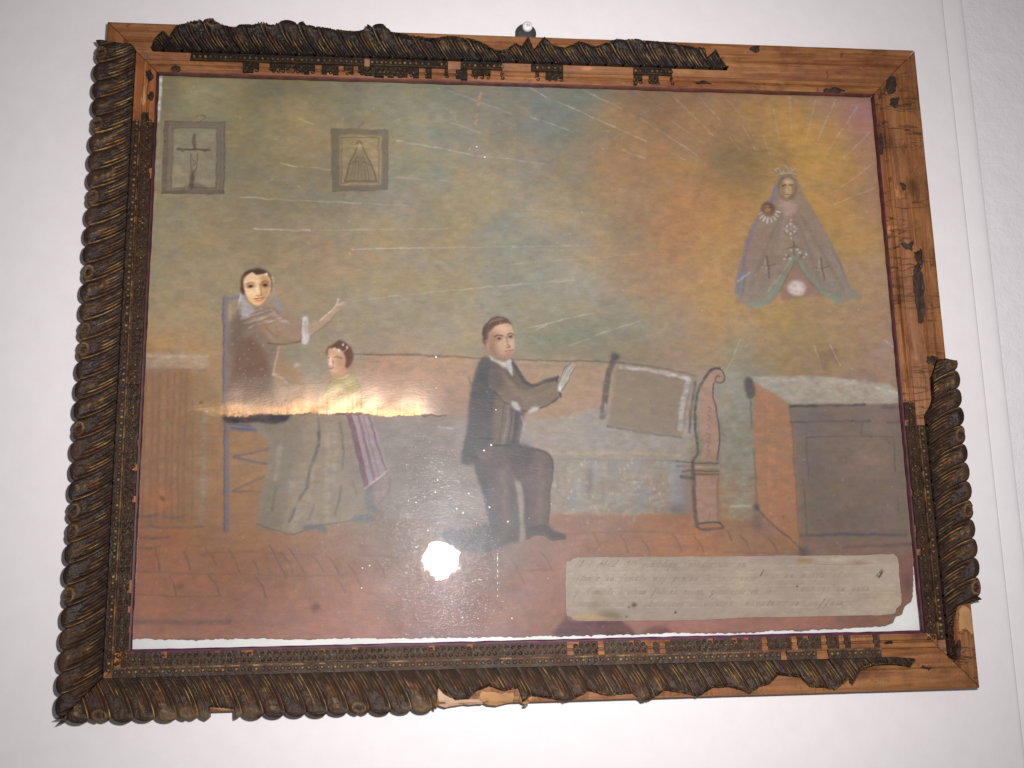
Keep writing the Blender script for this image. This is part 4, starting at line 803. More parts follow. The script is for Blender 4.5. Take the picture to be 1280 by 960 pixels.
for name, R in RAILS.items():
    a, s = R['a'], R['s']
    X = W3(a[0], a[1], 0); Yv = -W3(s[0], s[1], 0); Zv = Vector((0, -1, 0))
    M4 = Matrix(((X[0], Yv[0], Zv[0]), (X[1], Yv[1], Zv[1]), (X[2], Yv[2], Zv[2]))).to_4x4()
    M4.translation = W3(R['o'][0], R['o'][1], 0)
    R['M'] = ROOTI @ M4
    w, L, wp, wn = R['w'], R['L'], R['wp'], R['wn']
    loop = [(0, -0.0196)] + PROF + [(0.958, -0.0100), (0.88, -0.0102), (0.88, -0.0196)]
    g = np.random.default_rng(len(name))
    NS = 70
    vs_, fs = [], []
    wob = [g.uniform(-1, 1, NS + 1) for _ in loop]
    for k in range(NS + 1):
        for i, (u, h) in enumerate(loop):
            gp_ = GAP if h > -0.009 else 0.0
            l0, l1 = u * wp + gp_, L - u * wn - gp_
            jit = 0.00022 * wob[i][k] if (0 < k < NS and h > -0.009) else 0
            chip = 0.0006 * max(0, wob[i][k] - 0.7) if i in (1, 2) and 0 < k < NS else 0
            vs_.append((l0 + (l1 - l0) * k / NS, -u * w - chip, h + jit))
    n = len(loop)
    for k in range(NS):
        for i in range(n):
            j = (i + 1) % n
            fs.append((k * n + i, (k + 1) * n + i, (k + 1) * n + j, k * n + j))
    fs.append(tuple(range(n))); fs.append(tuple(reversed(range(NS * n, NS * n + n))))
    o = mesh_obj('frame_rail', vs_, fs, R['m'], root)
    o.matrix_local = R['M']
    R['obj'] = o
    # thin painted lip round the sight opening
    vs_, fs = [], []
    cs = [(0.953, -0.0074), (0.953, -0.0064), (0.985, -0.0067), (1.0, -0.0080), (1.0, -0.0097), (0.962, -0.0097)]
    n = len(cs)
    for k in range(NS + 1):
        for u, h in cs:
            l0, l1 = u * wp + GAP, L - u * wn - GAP
            vs_.append((l0 + (l1 - l0) * k / NS, -u * w + (0.0003 * g.uniform(-1, 1) if u > .98 else 0), h))
    for k in range(NS):
        for i in range(n):
            j = (i + 1) % n
            fs.append((k * n + i, (k + 1) * n + i, (k + 1) * n + j, k * n + j))
    fs.append(tuple(range(n))); fs.append(tuple(reversed(range(NS * n, NS * n + n))))
    mesh_obj('sight_edge', vs_, fs, R['slip'], o)
RAILS['top']['obj']['label'] = 'top frame rail, bare pine at its right with blackened ornament left'
RAILS['right']['obj']['label'] = 'right frame rail, cracked bare pine above, carved leaves below'
RAILS['bottom']['obj']['label'] = 'bottom frame rail with chipped dusty carved leaves'
RAILS['left']['obj']['label'] = 'left frame rail fully covered in dark carved leaves'

# ---- carved leaves (gadroons) sweeping round the frame, each its own piece
PITCH = 0.0166
def lims(R, px_out, px_in, dflt_out, dflt_in):
    def mk(px, d):
        if not px: return lambda l: np.full_like(np.asarray(l, float), d)
        l, s = rail_ls(R, px); k = np.argsort(l); l, s = l[k], s[k]
        return lambda q: np.interp(q, l, s)
    return mk(px_out, dflt_out), mk(px_in, dflt_in)
TOP_OUT = [(188,64),(196,48),(204,40),(212,48),(221,34),(240,29),(262,25),(276,32),(294,38),(300,32),(317,33),(325,30),(343,34),(352,27),(372,26),(384,33),(414,38),(436,42),(455,40),(462,29),(478,31),(490,42),(520,48),(545,50),(560,47),(585,50),(600,54),(618,65),(632,65),(645,56),(652,60),(660,48),(667,64),(680,48),(690,58),(705,62),(724,54),(745,60),(770,51),(800,52),(830,55),(860,60),(880,62),(883,74),(894,64),(903,80),(911,90)]
TOP_IN = [(188,66),(200,73),(228,75),(240,82),(400,84),(560,87),(580,86),(622,86),(640,84),(665,86),(700,86),(745,90),(765,84),(790,88),(840,92),(880,91),(911,92)]
BOT_OUT = [(40,930),(258,925),(262,882),(294,884),(297,925),(544,925),(547,856),(556,866),(570,873),(586,872),(596,862),(612,856),(630,862),(648,858),(653,876),(664,868),(690,872),(706,876),(722,870),(735,862),(760,868),(790,865),(803,876),(816,872),(830,861),(860,866),(872,870),(890,858),(910,857),(926,861),(936,866),(950,856),(962,853),(972,842),(1000,845),(1012,857),(1030,858),(1042,861),(1064,856),(1062,846),(1076,835),(1092,830),(1116,829),(1136,832),(1143,824)]
BOT_IN = [(60,830),(500,828),(900,818),(1060,812),(1092,814),(1110,820),(1130,822),(1143,823)]
RGT_OUT = [(1180,449),(1206,455),(1226,640),(1230,748),(1211,753),(1194,757),(1189,786),(1194,824)]
RGT_IN = [(1172,448),(1166,470),(1168,495),(1166,505),(1158,520),(1146,526),(1156,560),(1170,700),(1176,745),(1178,790),(1184,824)]
SPEC = {'top': (TOP_OUT, TOP_IN, 0.0035), 'right': (RGT_OUT, RGT_IN, 0.0072), 'bottom': (BOT_OUT, BOT_IN, 0.0052), 'left': (None, None, 0.0070)}
RANGE = {}
for name, pxs in (('top', [(189, 60), (911, 85)]), ('right', [(1180, 449), (1194, 824)]), ('bottom', [(1142, 825), (70, 880)]), ('left', [(85, 898), (130, 53)])):
    l, _ = rail_ls(RAILS[name], pxs); RANGE[name] = (min(l), max(l))

def leaf(R, name, l0, kind, g, fo, fi, ovh, lmin, lmax):
    w, L, wp, wn = R['w'], R['L'], R['wp'], R['wn']
    s_in = 0.60 * w
    NSg, NC = 22, 44
    t = np.linspace(0, 1, NSg + 1)[:, None]; c = np.linspace(-0.5, 0.5, NC + 1)[None, :]
    cc = c * 2
    head = 0.0064 * (1 - np.sqrt(np.clip(1 - 0.94 * cc ** 2, 0, 1)))
    if kind == 2: head = head * 0.9 + 0.0016 * np.exp(-(cc / .16) ** 2) + 0.0006
    s0 = -ovh + head + g.uniform(-.0004, .0004)
    s = s0 + (s_in - s0) * t
    sn = np.clip((s + ovh) / (s_in + ovh), 0, 1)
    sweep = PITCH * 0.98 * sn ** 1.55
    narrow = 1.07 - 0.02 * sn
    l = l0 + c * PITCH * narrow + sweep
    # relief
    dome = 0.0010 + 0.0066 * np.clip(1 - sn, 0, 1) ** 1.25 * (0.55 + 0.45 * np.clip(sn / 0.16, 0, 1))
    edge = np.sqrt(np.clip(1 - cc ** 2, 0, 1))
    belly = 0.0019 * edge ** 0.7 * (1 - 0.85 * sn) - 0.0012 * np.exp(-((cc + 0.62) / 0.10) ** 2) * np.clip((sn - .12) / .2, 0, 1)
    rid = lambda c0, wd, hgt: hgt * np.exp(-((cc - c0) / wd) ** 2)
    fade = np.clip((sn - 0.10) / 0.2, 0, 1) * np.clip((1.02 - sn) / 0.10, 0, 1)
    FL = [(-0.86, 0.055, 0.0023, 0.03), (-0.50, 0.05, 0.0017, 0.34 + g.uniform(-.1, .1)), (-0.22, 0.05, 0.0015, 0.44 + g.uniform(-.1, .1)), (0.12, 0.05, 0.0015, 0.36 + g.uniform(-.1, .15)), (0.46, 0.05, 0.0013, 0.55 + g.uniform(-.1, .1))]
    hf, gf_ = 0, 0
    for c0, wd, hg, st in FL:
        on = np.clip((sn - st) / 0.10, 0, 1)
        hf = hf + (rid(c0, wd, hg) - rid(c0 + 0.14, 0.09, hg * 0.75)) * on
        gf_ = gf_ + rid(c0, 0.045, 1.15) * np.clip((sn - st - .04) / .1, 0, 1) * np.clip((g.uniform(.72, 1.0) - sn) / .10, 0, 1) * g.uniform(.15, 1.0)
    orn = 0; gl_ = 0
    if kind == 1:      # pearls along the blade
        for q in (0.22, 0.36, 0.5, 0.62):
            e = np.exp(-(((sn - q) / 0.045) ** 2 + ((cc - 0.12) / 0.26) ** 2)); orn = orn + 0.0017 * e; gl_ = gl_ + e * 0.4
    if kind == 2:      # rosette at the head
        r_ = np.hypot((sn - 0.17) / 0.125, cc / 0.75)
        orn = 0.0022 * np.exp(-((r_ - 0.78) / 0.2) ** 2) + 0.0018 * np.exp(-(r_ / 0.28) ** 2) - 0.0008 * np.exp(-((r_ - .45) / .15) ** 2)
        gl_ = 0.35 * np.exp(-((r_ - 0.78) / 0.2) ** 2)
    if kind == 3:      # tongue
        e = np.exp(-(((sn - 0.34) / 0.17) ** 2 + ((cc - 0.1) / 0.24) ** 2)); orn = 0.0022 * e - 0.001 * np.exp(-(((sn - .34) / .24) ** 2 + ((cc - .1) / .4) ** 2)); gl_ = 0.25 * e
    h = dome + belly * (1 - 0.3 * fade) + hf * fade + orn
    h = h * np.clip(1 - 0.30 * np.abs(cc) ** 10, 0, 1)
    # bits of foliage tooled between the ribs
    for _ in range(9):
        q0, c0 = g.uniform(.12, .8), g.uniform(-.2, .8)
        h = h + g.uniform(-.0009, .0012) * np.exp(-(((sn - q0 - .10 * (cc - c0)) / .028) ** 2 + ((cc - c0) / .10) ** 2))
    gilt = gf_ + gl_
    h = h + g.uniform(-.00018, .00018, h.shape)
    # chipped limits
    lj = l + 0 * s
    so, si_ = fo(lj), fi(lj)
    so = so + g.uniform(-.0011, .0011, so.shape) * (so > -ovh + 1e-6)
    so = np.where(so > s0 + 0.001, so, -1.0)
    s2 = np.clip(s + 0 * lj, np.maximum(so, -1.0), si_ + g.uniform(-.0005, .0005, si_.shape) * 0)
    lo = np.maximum(s2, -0.02) / w * wp + GAP; hi = L - np.maximum(s2, -0.02) / w * wn - GAP
    l2 = np.clip(np.clip(lj, lmin, lmax), lo, hi)
    if (s2.max(0) - s2.min(0)).max() < 0.004 or (l2.max(1) - l2.min(1)).max() < 0.003: return
    cut = (so > s0 + 0.001)
    h = np.where(cut & (s2 - so < 0.0015), h * 0.72, h)
    base = np.where(s2 > 0, wood_h(np.clip(s2 / w, 0, 1)) - 0.0006, -0.0085)
    nr, nc = NSg + 1, NC + 1
    V = np.stack([l2, -s2, h], -1).reshape(-1, 3)
    idx = np.arange(nr * nc).reshape(nr, nc)
    faces = []
    for i in range(NSg):
        A, B_ = idx[i], idx[i + 1]
        for j in range(NC):
            q = (A[j], A[j + 1], B_[j + 1], B_[j])
            if abs(s2[i, j] - s2[i + 1, j]) + abs(s2[i, j + 1] - s2[i + 1, j + 1]) < 1e-5: continue
            if abs(l2[i, j] - l2[i, j + 1]) + abs(l2[i + 1, j] - l2[i + 1, j + 1]) < 1e-5: continue
            faces.append(tuple(int(x) for x in q[::-1]))
    ring = list(idx[0, :]) + list(idx[1:, -1]) + list(idx[-1, -2::-1]) + list(idx[-2:0:-1, 0])
    Vb = V[ring].copy(); Vb[:, 2] = base.reshape(-1)[ring]
    off = len(V)
    m_ = len(ring)
    for i in range(m_):
        j = (i + 1) % m_
        if np.abs(V[ring[i]] - V[ring[j]]).sum() < 1e-6: continue
        faces.append((int(ring[i]), int(ring[j]), off + j, off + i))
    o = mesh_obj('carved_leaf', np.concatenate([V, Vb]), faces, R['orn'], R['obj'], True)
    fattr(o.data, 'gilt', np.concatenate([np.clip(gilt + 0 * s, 0, 1.3).reshape(-1), np.zeros(m_)]))
    worn = np.clip(1.3 - 3.2 * sn, 0, 1) + 0 * cc
    fattr(o.data, 'worn', np.concatenate([worn.reshape(-1), np.ones(m_) * .6]))
    return o
g = np.random.default_rng(3)
KINDS = [0, 3, 1, 2]
for name, R in RAILS.items():
    po, pi_, ovh = SPEC[name]
    fo, fi = lims(R, po, pi_, -ovh - 0.01, 0.565 * R['w'])
    fi0 = fi
    fi = lambda q, f=fi0, m_=0.565 * R['w']: np.minimum(f(q), m_)
    l0, l1 = RANGE[name]
    k0 = int(math.floor((l0 - 1.4 * PITCH) / PITCH)); k1 = int(math.ceil(l1 / PITCH)) + 1
    for k in range(k0, k1):
        kind = KINDS[(k * 3 + len(name)) % 4] if g.random() > .25 else int(g.integers(0, 4))
        leaf(R, name, (k + 0.5) * PITCH, kind, g, fo, fi, ovh, l0, l1)

# ---- bead row, fillet and scroll row (pieces too small to tell apart: one mesh a rail)
def inner_rows(name, spans, bead_gap, scroll_gap):
    R = RAILS[name]; w, L, wp, wn = R['w'], R['L'], R['wp'], R['wn']
    V, F_, G_ = [], [], []
    def add(vs_, fs, gl_):
        o_ = len(V); V.extend(vs_); F_.extend([tuple(i + o_ for i in f) for f in fs]); G_.extend(gl_)
    def slab(la, lb, u0, u1, h, gl_=0.0):
        seg = max(1, int((lb - la) / 0.003))
        for k in range(seg):
            a_, b_ = la + (lb - la) * k / seg, la + (lb - la) * (k + 1) / seg
            hh = h + g.uniform(-.0002, .0002); z0 = -0.0085
            lo0, lo1 = max(a_, u0 * wp + GAP), max(a_, u1 * wp + GAP); hi0, hi1 = min(b_, L - u0 * wn - GAP), min(b_, L - u1 * wn - GAP)
            if hi0 - lo0 < 1e-4 or hi1 - lo1 < 1e-4: continue
            P = [(lo0, -u0 * w), (hi0, -u0 * w), (hi1, -u1 * w), (lo1, -u1 * w)]
            add([(x, y, hh) for x, y in P] + [(x, y, z0) for x, y in P], [(3, 2, 1, 0), (0, 1, 5, 4), (1, 2, 6, 5), (2, 3, 7, 6), (3, 0, 4, 7)], [gl_] * 8)
    def dome(l, u, r, hb, ht):
        if l < u * wp + r or l > L - u * wn - r: return
        vs_, fs, gl_ = [], [], []
        for q, (rr, hh) in enumerate(((1.0, 0), (0.86, 0.55), (0.45, 0.92))):
            for a_ in range(8): vs_.append((l + r * rr * math.cos(a_ * math.pi / 4), -u * w + r * rr * math.sin(a_ * math.pi / 4), hb + ht * hh)); gl_.append((0, .3, .8)[q] * gk)
        vs_.append((l, -u * w, hb + ht)); gl_.append(1.0 * gk)
        for q in range(2):
            for a_ in range(8): b_ = (a_ + 1) % 8; fs.append((q * 8 + a_, q * 8 + b_, q * 8 + 8 + b_, q * 8 + 8 + a_))
        for a_ in range(8): fs.append((16 + a_, 16 + (a_ + 1) % 8, 24))
        add(vs_, fs, gl_)
    def curl(l, u, r, hb, flip):
        pts = []
        for q in range(11):
            a_ = q / 10 * 4.9 + (math.pi if flip else 0); rr = r * (1 - 0.055 * q)
            pts.append((l + rr * math.cos(a_) * .9, -u * w + rr * math.sin(a_)))
        vs_, fs, gl_ = [], [], []
        wd = 0.00042
        for q, (x, y) in enumerate(pts):
            x2, y2 = pts[min(q + 1, 10)]; x1, y1 = pts[max(q - 1, 0)]
            d = math.hypot(x2 - x1, y2 - y1) + 1e-9; nx_, ny_ = -(y2 - y1) / d * wd, (x2 - x1) / d * wd
            vs_ += [(x - nx_ * 1.5, y - ny_ * 1.5, hb), (x, y, hb + 0.0011), (x + nx_ * 1.5, y + ny_ * 1.5, hb)]; gl_ += [0, .55 * gk, 0]
        for q in range(10):
            for e in range(2): fs.append((q * 3 + e, q * 3 + e + 1, q * 3 + 4 + e, q * 3 + 3 + e))
        add(vs_, fs, gl_)
    for la, lb in spans:
        x = la
        while x < lb:
            step = min(0.0052 if name != 'top' else g.uniform(.003, .0062), lb - x)
            bg = bead_gap(x); sg = scroll_gap(x)
            gk = g.uniform(0.15, 1.0)
            if not bg:
                slab(x, x + step, 0.545, 0.706, -0.0030)
                dome(x + step * .5, 0.652, 0.0017, -0.0030, 0.0018)
                slab(x, x + step, 0.700, 0.722, -0.0018, g.uniform(0, .5) if name in ('left', 'bottom', 'right') else .1)
            if not sg:
                slab(x, x + step, 0.732, g.uniform(.80, .945) if name == 'top' else (0.950 if g.random() < .9 else g.uniform(.86, .94)), -0.0042)
                curl(x + step * .5, 0.80, 0.0018, -0.0042, False); curl(x + step * .5 + .001, 0.885, 0.0016, -0.0042, True)
                dome(x + step * .05, 0.845, 0.0009, -0.0042, 0.0012)
            x += step
    if not V: return
    o = mesh_obj('bead_and_scroll_row', V, F_, R['orn'], R['obj'], False)
    fattr(o.data, 'gilt', G_); fattr(o.data, 'worn', [0.15] * len(V))
    o['kind'] = 'stuff'
def lpx(name, *px): return [float(v) for v in rail_ls(RAILS[name], px, 0.004)[0]]
inner_rows('left', [(0.0, lpx('left', (185, 152))[0])], lambda x: False, lambda x: g.random() < .01)
a0, a1, a2, a3, a4, a5, a6, a7 = lpx('top', (238, 85), (560, 88), (570, 88), (628, 90), (664, 90), (704, 92), (792, 95), (840, 97))
inner_rows('top', [(a0, a1)], lambda x: g.random() < .03, lambda x: x < a0 + .035 or g.random() < .16)
inner_rows('top', [(a2, a3), (a4, a5)], lambda x: g.random() < .05, lambda x: g.random() < .45)
inner_rows('top', [(a6, a7)], lambda x: False, lambda x: g.random() < .6)
b0, b1 = lpx('right', (1130, 503), (1158, 800))
b2 = lpx('right', (1140, 525))[0]
inner_rows('right', [(b0, b1)], lambda x: x < b2, lambda x: x > b1 - .012 and g.random() < .6)
c0, c1, c2 = lpx('bottom', (1100, 800), (690, 808), (165, 815))
inner_rows('bottom', [(c0, FW)], lambda x: x < c1 and g.random() < .09 + .15 * (x < c0 + .06), lambda x: x < c1 and g.random() < .16 + .35 * (x < c0 + .05))

# ---- scorched scraps of gesso left on the bare pine of the right rail, small losses elsewhere
def scrap(name, px, thick=0.0007, m_=M_RESID):
    R = RAILS[name]
    p = spline(np.array(px, float), 4, True)
    l, s = rail_ls(R, p, 0.003)
    l = l + g.uniform(-.0011, .0011, len(l)); s = s + g.uniform(-.0009, .0009, len(l))
    hb = wood_h(np.clip(s / R['w'], 0, 1))
    n = len(l); cl, cs_ = l.mean(), s.mean()
    rings = [(1.0, -0.0004), (0.93, thick), (0.5, thick * 1.25)]
    V = []
    for f_, t_ in rings:
        for i in range(n):
            ll, ss = cl + (l[i] - cl) * f_, cs_ + (s[i] - cs_) * f_
            V.append((ll, -ss, float(wood_h(min(max(ss / R['w'], 0), 1))) + t_ + g.uniform(-.0002, .0002) * (f_ < 1)))
    V.append((cl, -cs_, float(wood_h(min(max(cs_ / R['w'], 0), 1))) + thick * 1.3))
    fs = []
    for q in range(2):
        for i in range(n): j = (i + 1) % n; fs.append((q * n + i, q * n + j, q * n + n + j, q * n + n + i))
    for i in range(n): fs.append((2 * n + i, 2 * n + (i + 1) % n, 3 * n))
    return mesh_obj('gesso_scrap', V, fs, m_, R['obj'], False)
scrap('right', [(1110,97),(1118,95),(1121,105),(1118,116),(1110,114)]); scrap('right', [(1114,124),(1124,121),(1122,134),(1115,132)])
scrap('right', [(1128,302),(1136,305),(1142,300),(1140,312),(1134,312)]); scrap('right', [(1142,316),(1150,312),(1152,330),(1148,345),(1141,340),(1145,328)])
scrap('right', [(1142,342),(1151,340),(1154,365),(1154,398),(1149,404),(1145,385),(1143,364)]); scrap('right', [(1100,165),(1105,170),(1106,188),(1101,190)]); scrap('right', [(1160,445),(1172,448),(1166,458),(1157,452)])
scrap('right', [(1126,228),(1132,232),(1130,237),(1127,234)]); scrap('right', [(1190,815),(1196,800),(1200,806),(1196,824),(1190,826)])
scrap('top', [(212,83),(220,79),(224,85),(216,88)]); scrap('top', [(1030,110),(1048,108),(1058,112),(1040,114)], .0008); scrap('top', [(868,100),(885,100),(890,103),(872,103)], .0006); scrap('top', [(935,62),(948,60),(945,68)], .0006)
scrap('left', [(181,88),(188,86),(190,98),(182,96)]); scrap('left', [(183,118),(190,112),(190,124)]); scrap('left', [(176,142),(184,138),(186,150),(178,152)])
scrap('bottom', [(1104,804),(1118,802),(1112,806)], .0006); scrap('bottom', [(1150,832),(1164,834),(1158,838)], .0005)

M_PALE = mat_plain('freshly_chipped_pine', lc(170, 128, 84), 0.7, 0.2, 90)
M_PALER = mat_plain('white_gesso_chip', lc(188, 156, 130), 0.75, 0.15, 90)
for px, m_ in (([(548,858),(556,867),(575,875),(598,874),(602,880),(570,882),(549,882)], M_PALER), ([(600,864),(622,866),(640,866),(638,879),(604,880)], M_PALE), ([(649,858),(662,857),(664,877),(651,879)], M_PALE), ([(1197,762),(1208,758),(1213,775),(1214,794),(1204,784),(1197,788)], M_PALE), ([(1160,780),(1166,784),(1165,796),(1159,790)], M_PALE), ([(264,879),(292,880),(292,886),(266,886)], M_PALE), ([(176,110),(180,104),(181,126),(176,128)], M_PALE)):
    scrap('bottom' if px[0][1] > 800 else ('right' if px[0][0] > 1100 else ('left' if px[0][0] < 190 else 'top')), px, 0.0004, m_).name = 'bare_wood_chip'
# ---- nail under the bottom rail
def revolve(name, prof, n, material, parent, loc, axis):
    V, fs = [], []
    for r, h in prof:
        for k in range(n): V.append((r * math.cos(2 * math.pi * k / n), r * math.sin(2 * math.pi * k / n), h))
    for q in range(len(prof) - 1):
        for k in range(n): j = (k + 1) % n; fs.append((q * n + k, q * n + j, q * n + n + j, q * n + n + k))
    fs.append(tuple(reversed(range(n)))); fs.append(tuple(range((len(prof) - 1) * n, len(prof) * n)))
    o = mesh_obj(name, V, fs, material, parent, True)
    M_ = Vector(axis).to_track_quat('Z', 'Y').to_matrix().to_4x4(); M_.translation = loc
    o.matrix_local = M_
    return o
nl = unproj([(656, 880)], 0.004)[0]
revolve('nail', [(0.0006, -0.004), (0.0006, 0.0022), (0.0019, 0.0024), (0.0021, 0.0032), (0.0012, 0.0040)], 12, M_NAIL, root, ROOTI @ W3(nl[0], FH / 2, 0.004), (0.15, -0.2, -1))

# ------------------------------------------------------------------ mount board, painted sheet, label, glass
def slab(name, x0, x1, y0, y1, z0, z1, material):
    P = [(x0, y0), (x1, y0), (x1, y1), (x0, y1)]
    V = [ROOTI @ W3(x, y, z0) for x, y in P] + [ROOTI @ W3(x, y, z1) for x, y in P]
    return mesh_obj(name, V, [(3, 2, 1, 0), (4, 5, 6, 7), (0, 1, 5, 4), (1, 2, 6, 5), (2, 3, 7, 6), (3, 0, 4, 7)], material, root)
E_ = 0.0042
bb = slab('backing_board', IX0 - E_, IX1 + E_, IY0 - E_, IY1 + E_, Z_BACK - 0.002, Z_BACK + 0.002, M_BACK)
bb['label'] = 'white mount board showing as a strip below the painting'

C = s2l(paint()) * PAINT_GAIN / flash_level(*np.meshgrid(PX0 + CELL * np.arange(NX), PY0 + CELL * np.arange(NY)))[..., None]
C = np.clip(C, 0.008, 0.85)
# outline of the sheet: ragged lower edge, torn lower right corner
xs = PX0 + CELL * np.arange(NX); ys = PY0 + CELL * np.arange(NY)
XX, YY = np.meshgrid(xs, ys)
low = unproj([(150,799.5),(168,799),(250,799),(360,799),(480,798.6),(560,797.6),(640,796),(700,795),(800,793),(960,790),(1040,786.5),(1085,784.5),(1106,783),(1116,778),(1120,770),(1128,767),(1131,758),(1139,752),(1141,744),(1143,700),(1150,640)], Z_PAINT)
gE = np.random.default_rng(41)
jag = np.interp(np.arange(NX), np.arange(0, NX, 3), gE.normal(0, 0.00035, len(np.arange(0, NX, 3)))) + np.interp(np.arange(NX), np.arange(0, NX, 17), gE.normal(0, 0.0004, len(np.arange(0, NX, 17))))
yl = np.interp(xs, low[:, 0], low[:, 1]) + jag
# relief: the sheet is lifted in a roll above the torn joint
jt = unproj([(225,513),(262,511),(285,520),(320,519.5),(360,518),(420,517),(480,519),(530,519),(575,520)], Z_PAINT)
yj = np.interp(xs, jt[:, 0], jt[:, 1]) + 0.7 * jag + 0.0030 * fbm(2, NX, 34, 99, 1.0, 3)[0]
pxm = lambda d: d * 0.00069
xe = unproj([(228, 512), (300, 515), (505, 518), (572, 519)], Z_PAINT)[:, 0]
env = np.clip((xs - xe[0]) / (xe[1] - xe[0]), 0, 1); env = env * env * (3 - 2 * env)
ee = np.clip((xe[3] - xs) / (xe[3] - xe[2]), 0, 1); env *= ee * ee * (3 - 2 * ee)
env = env * (1 + 0.30 * fbm(2, NX, 70, 95, 1.0, 2)[0])
env = np.clip(env, 0, 1.3)[None, :]
d = yj[None, :] - YY                                   # metres above the joint
span, smax = pxm(40), 0.150
dd = np.clip(d, 0, span)
drop = smax * (dd - dd ** 2 / (2 * span))              # rises away from the joint, slope smax at the joint
up = np.clip((d - span) / pxm(110), 0, 1); up = up * up * (3 - 2 * up)
rip = 0.00075 * fbm(NY, NX, 26, 97, 1.5, 2) * np.clip(d / pxm(8), 0, 1) * np.clip(1 - d / pxm(70), 0, 1)
hgt = np.where(d > 0, (0.0004 + drop) * (1 - up) + rip, 0.0) * env
lift_glow = np.where(d > 0, np.clip(1 - d / pxm(60), 0, 1), 0.0) * np.clip(env * 1.2, 0, 1)  # mask for the warm glow put into the sheet's specular
hgt = hgt + 0.00035 * fbm(NY, NX, 120, 91, 1.4, 2) + 0.00012 * fbm(NY, NX, 30, 93, 2.0, 2)
hgt = np.clip(hgt, -0.0006, 0.0031)
P3 = np.stack([XX, Z_PAINT - hgt, -YY], -1)
P3[..., 0] -= root.location.x; P3[..., 1] -= root.location.y; P3[..., 2] -= root.location.z
# squeeze the last rows onto the ragged edge
over = YY > yl[None, :]
P3[..., 2] = np.where(over & (YY < yl[None, :] + CELL * 1.01), -(yl[None, :]) - root.location.z, P3[..., 2])
keep = ~over[:-1, :-1] | ~over[:-1, 1:]
keep &= (YY[:-1, :-1] < np.minimum(yl[:-1], yl[1:])[None, :])
# lower right: gap between sheet and frame
rp = unproj([(1141, 630), (1141, 700), (1141, 742), (1140, 760)], Z_PAINT)
xr = np.where(ys > rp[0, 1], np.interp(ys, rp[:, 1], rp[:, 0]), 9.0)
keep &= XX[:-1, :-1] < xr[:-1, None] + 0.0003 * np.sin(ys[:-1, None] * 900)

FIG = [
    ('painted_picture', 'painted small framed crucifix drawing', [(203,140),(282,146),(281,244),(200,244)]),
    ('painted_picture', 'painted small framed drawing of a robed figure', [(412,152),(487,160),(486,239),(414,241)]),
    ('painted_robed_figure', 'painted crowned figure in wide brown cloak holding an infant', [(966,214),(983,206),(997,214),(998,228),(1010,250),(1028,280),(1050,318),(1062,355),(1077,372),(1050,381),(1020,372),(990,374),(965,383),(925,382),(917,366),(928,313),(940,280),(948,254),(962,240)]),
    ('painted_person', 'painted woman in headscarf and brown dress seated pointing right', [(300,340),(320,333),(336,338),(343,352),(341,372),(352,392),(376,396),(388,398),(412,386),(423,371),(435,378),(420,396),(388,430),(352,434),(346,462),(356,490),(400,482),(400,503),(412,511),(436,512),(452,555),(462,610),(470,645),(440,654),(405,667),(366,669),(322,660),(321,640),(334,580),(336,548),(330,532),(288,530),(284,500),(283,420),(292,396),(299,372)]),
    ('painted_person', 'painted child in green blouse and striped purple shawl', [(408,446),(409,434),(423,425),(434,429),(443,440),(442,456),(436,466),(449,474),(455,492),(455,508),(466,518),(476,548),(489,590),(486,622),(474,640),(458,640),(455,612),(436,516),(412,511),(400,504),(404,488),(414,470),(410,462)]),
    ('painted_person', 'painted man in dark jacket kneeling with joined hands', [(602,420),(606,406),(622,394),(638,402),(644,420),(644,440),(640,450),(656,476),(668,479),(696,470),(712,452),(720,457),(714,475),(702,494),(676,516),(656,520),(650,552),(678,562),(692,572),(692,590),(687,640),(688,658),(708,668),(707,676),(660,676),(626,686),(600,692),(562,684),(546,668),(590,660),(611,655),(600,610),(590,580),(575,578),(582,540),(590,482),(603,446),(604,434)]),
    ('painted_cushion', None, [(766,442),(868,470),(856,549),(752,534),(751,515)]),
    ('painted_scroll_arm', None, [(884,464),(896,457),(907,464),(907,476),(896,482),(902,545),(900,600),(904,660),(872,665),(863,600),(845,590),(845,576),(868,572),(868,500)]),
    ('painted_chest', 'painted wooden chest with orange side panel', [(930,470),(1012,468),(1112,478),(1150,492),(1150,694),(1003,696),(944,640),(930,500)]),
    ('painted_chair', None, [(277,368),(312,368),(300,384),(286,400),(284,500),(286,530),(332,531),(336,548),(334,580),(324,620),(288,618),(287,668),(278,668)]),
    ('painted_cupboard', None, [(150,440),(264,440),(264,660),(150,662)]),
]
owner = np.zeros((NY - 1, NX - 1), int)
SH = Sheet()
for k, (nm, lb, pts) in enumerate(FIG):
    p = to_r(pts); b = SH.box(p, 2)
    mk = SH.mask(p, b, 1) > 0.5
    x0, x1, y0, y1 = b
    sub = owner[y0:min(y1, NY - 1), x0:min(x1, NX - 1)]
    mk = mk[:sub.shape[0], :sub.shape[1]]
    sub[mk & (sub == 0)] = k + 1
IDX = np.arange(NX * NY).reshape(NY, NX)
QA = np.stack([IDX[1:, :-1], IDX[1:, 1:], IDX[:-1, 1:], IDX[:-1, :-1]], -1)
P3f = P3.reshape(-1, 3).astype(np.float32); Cf = np.concatenate([C.reshape(-1, 3), np.ones((NX * NY, 1))], 1).astype(np.float32); Lf = lift_glow.reshape(-1).astype(np.float32)
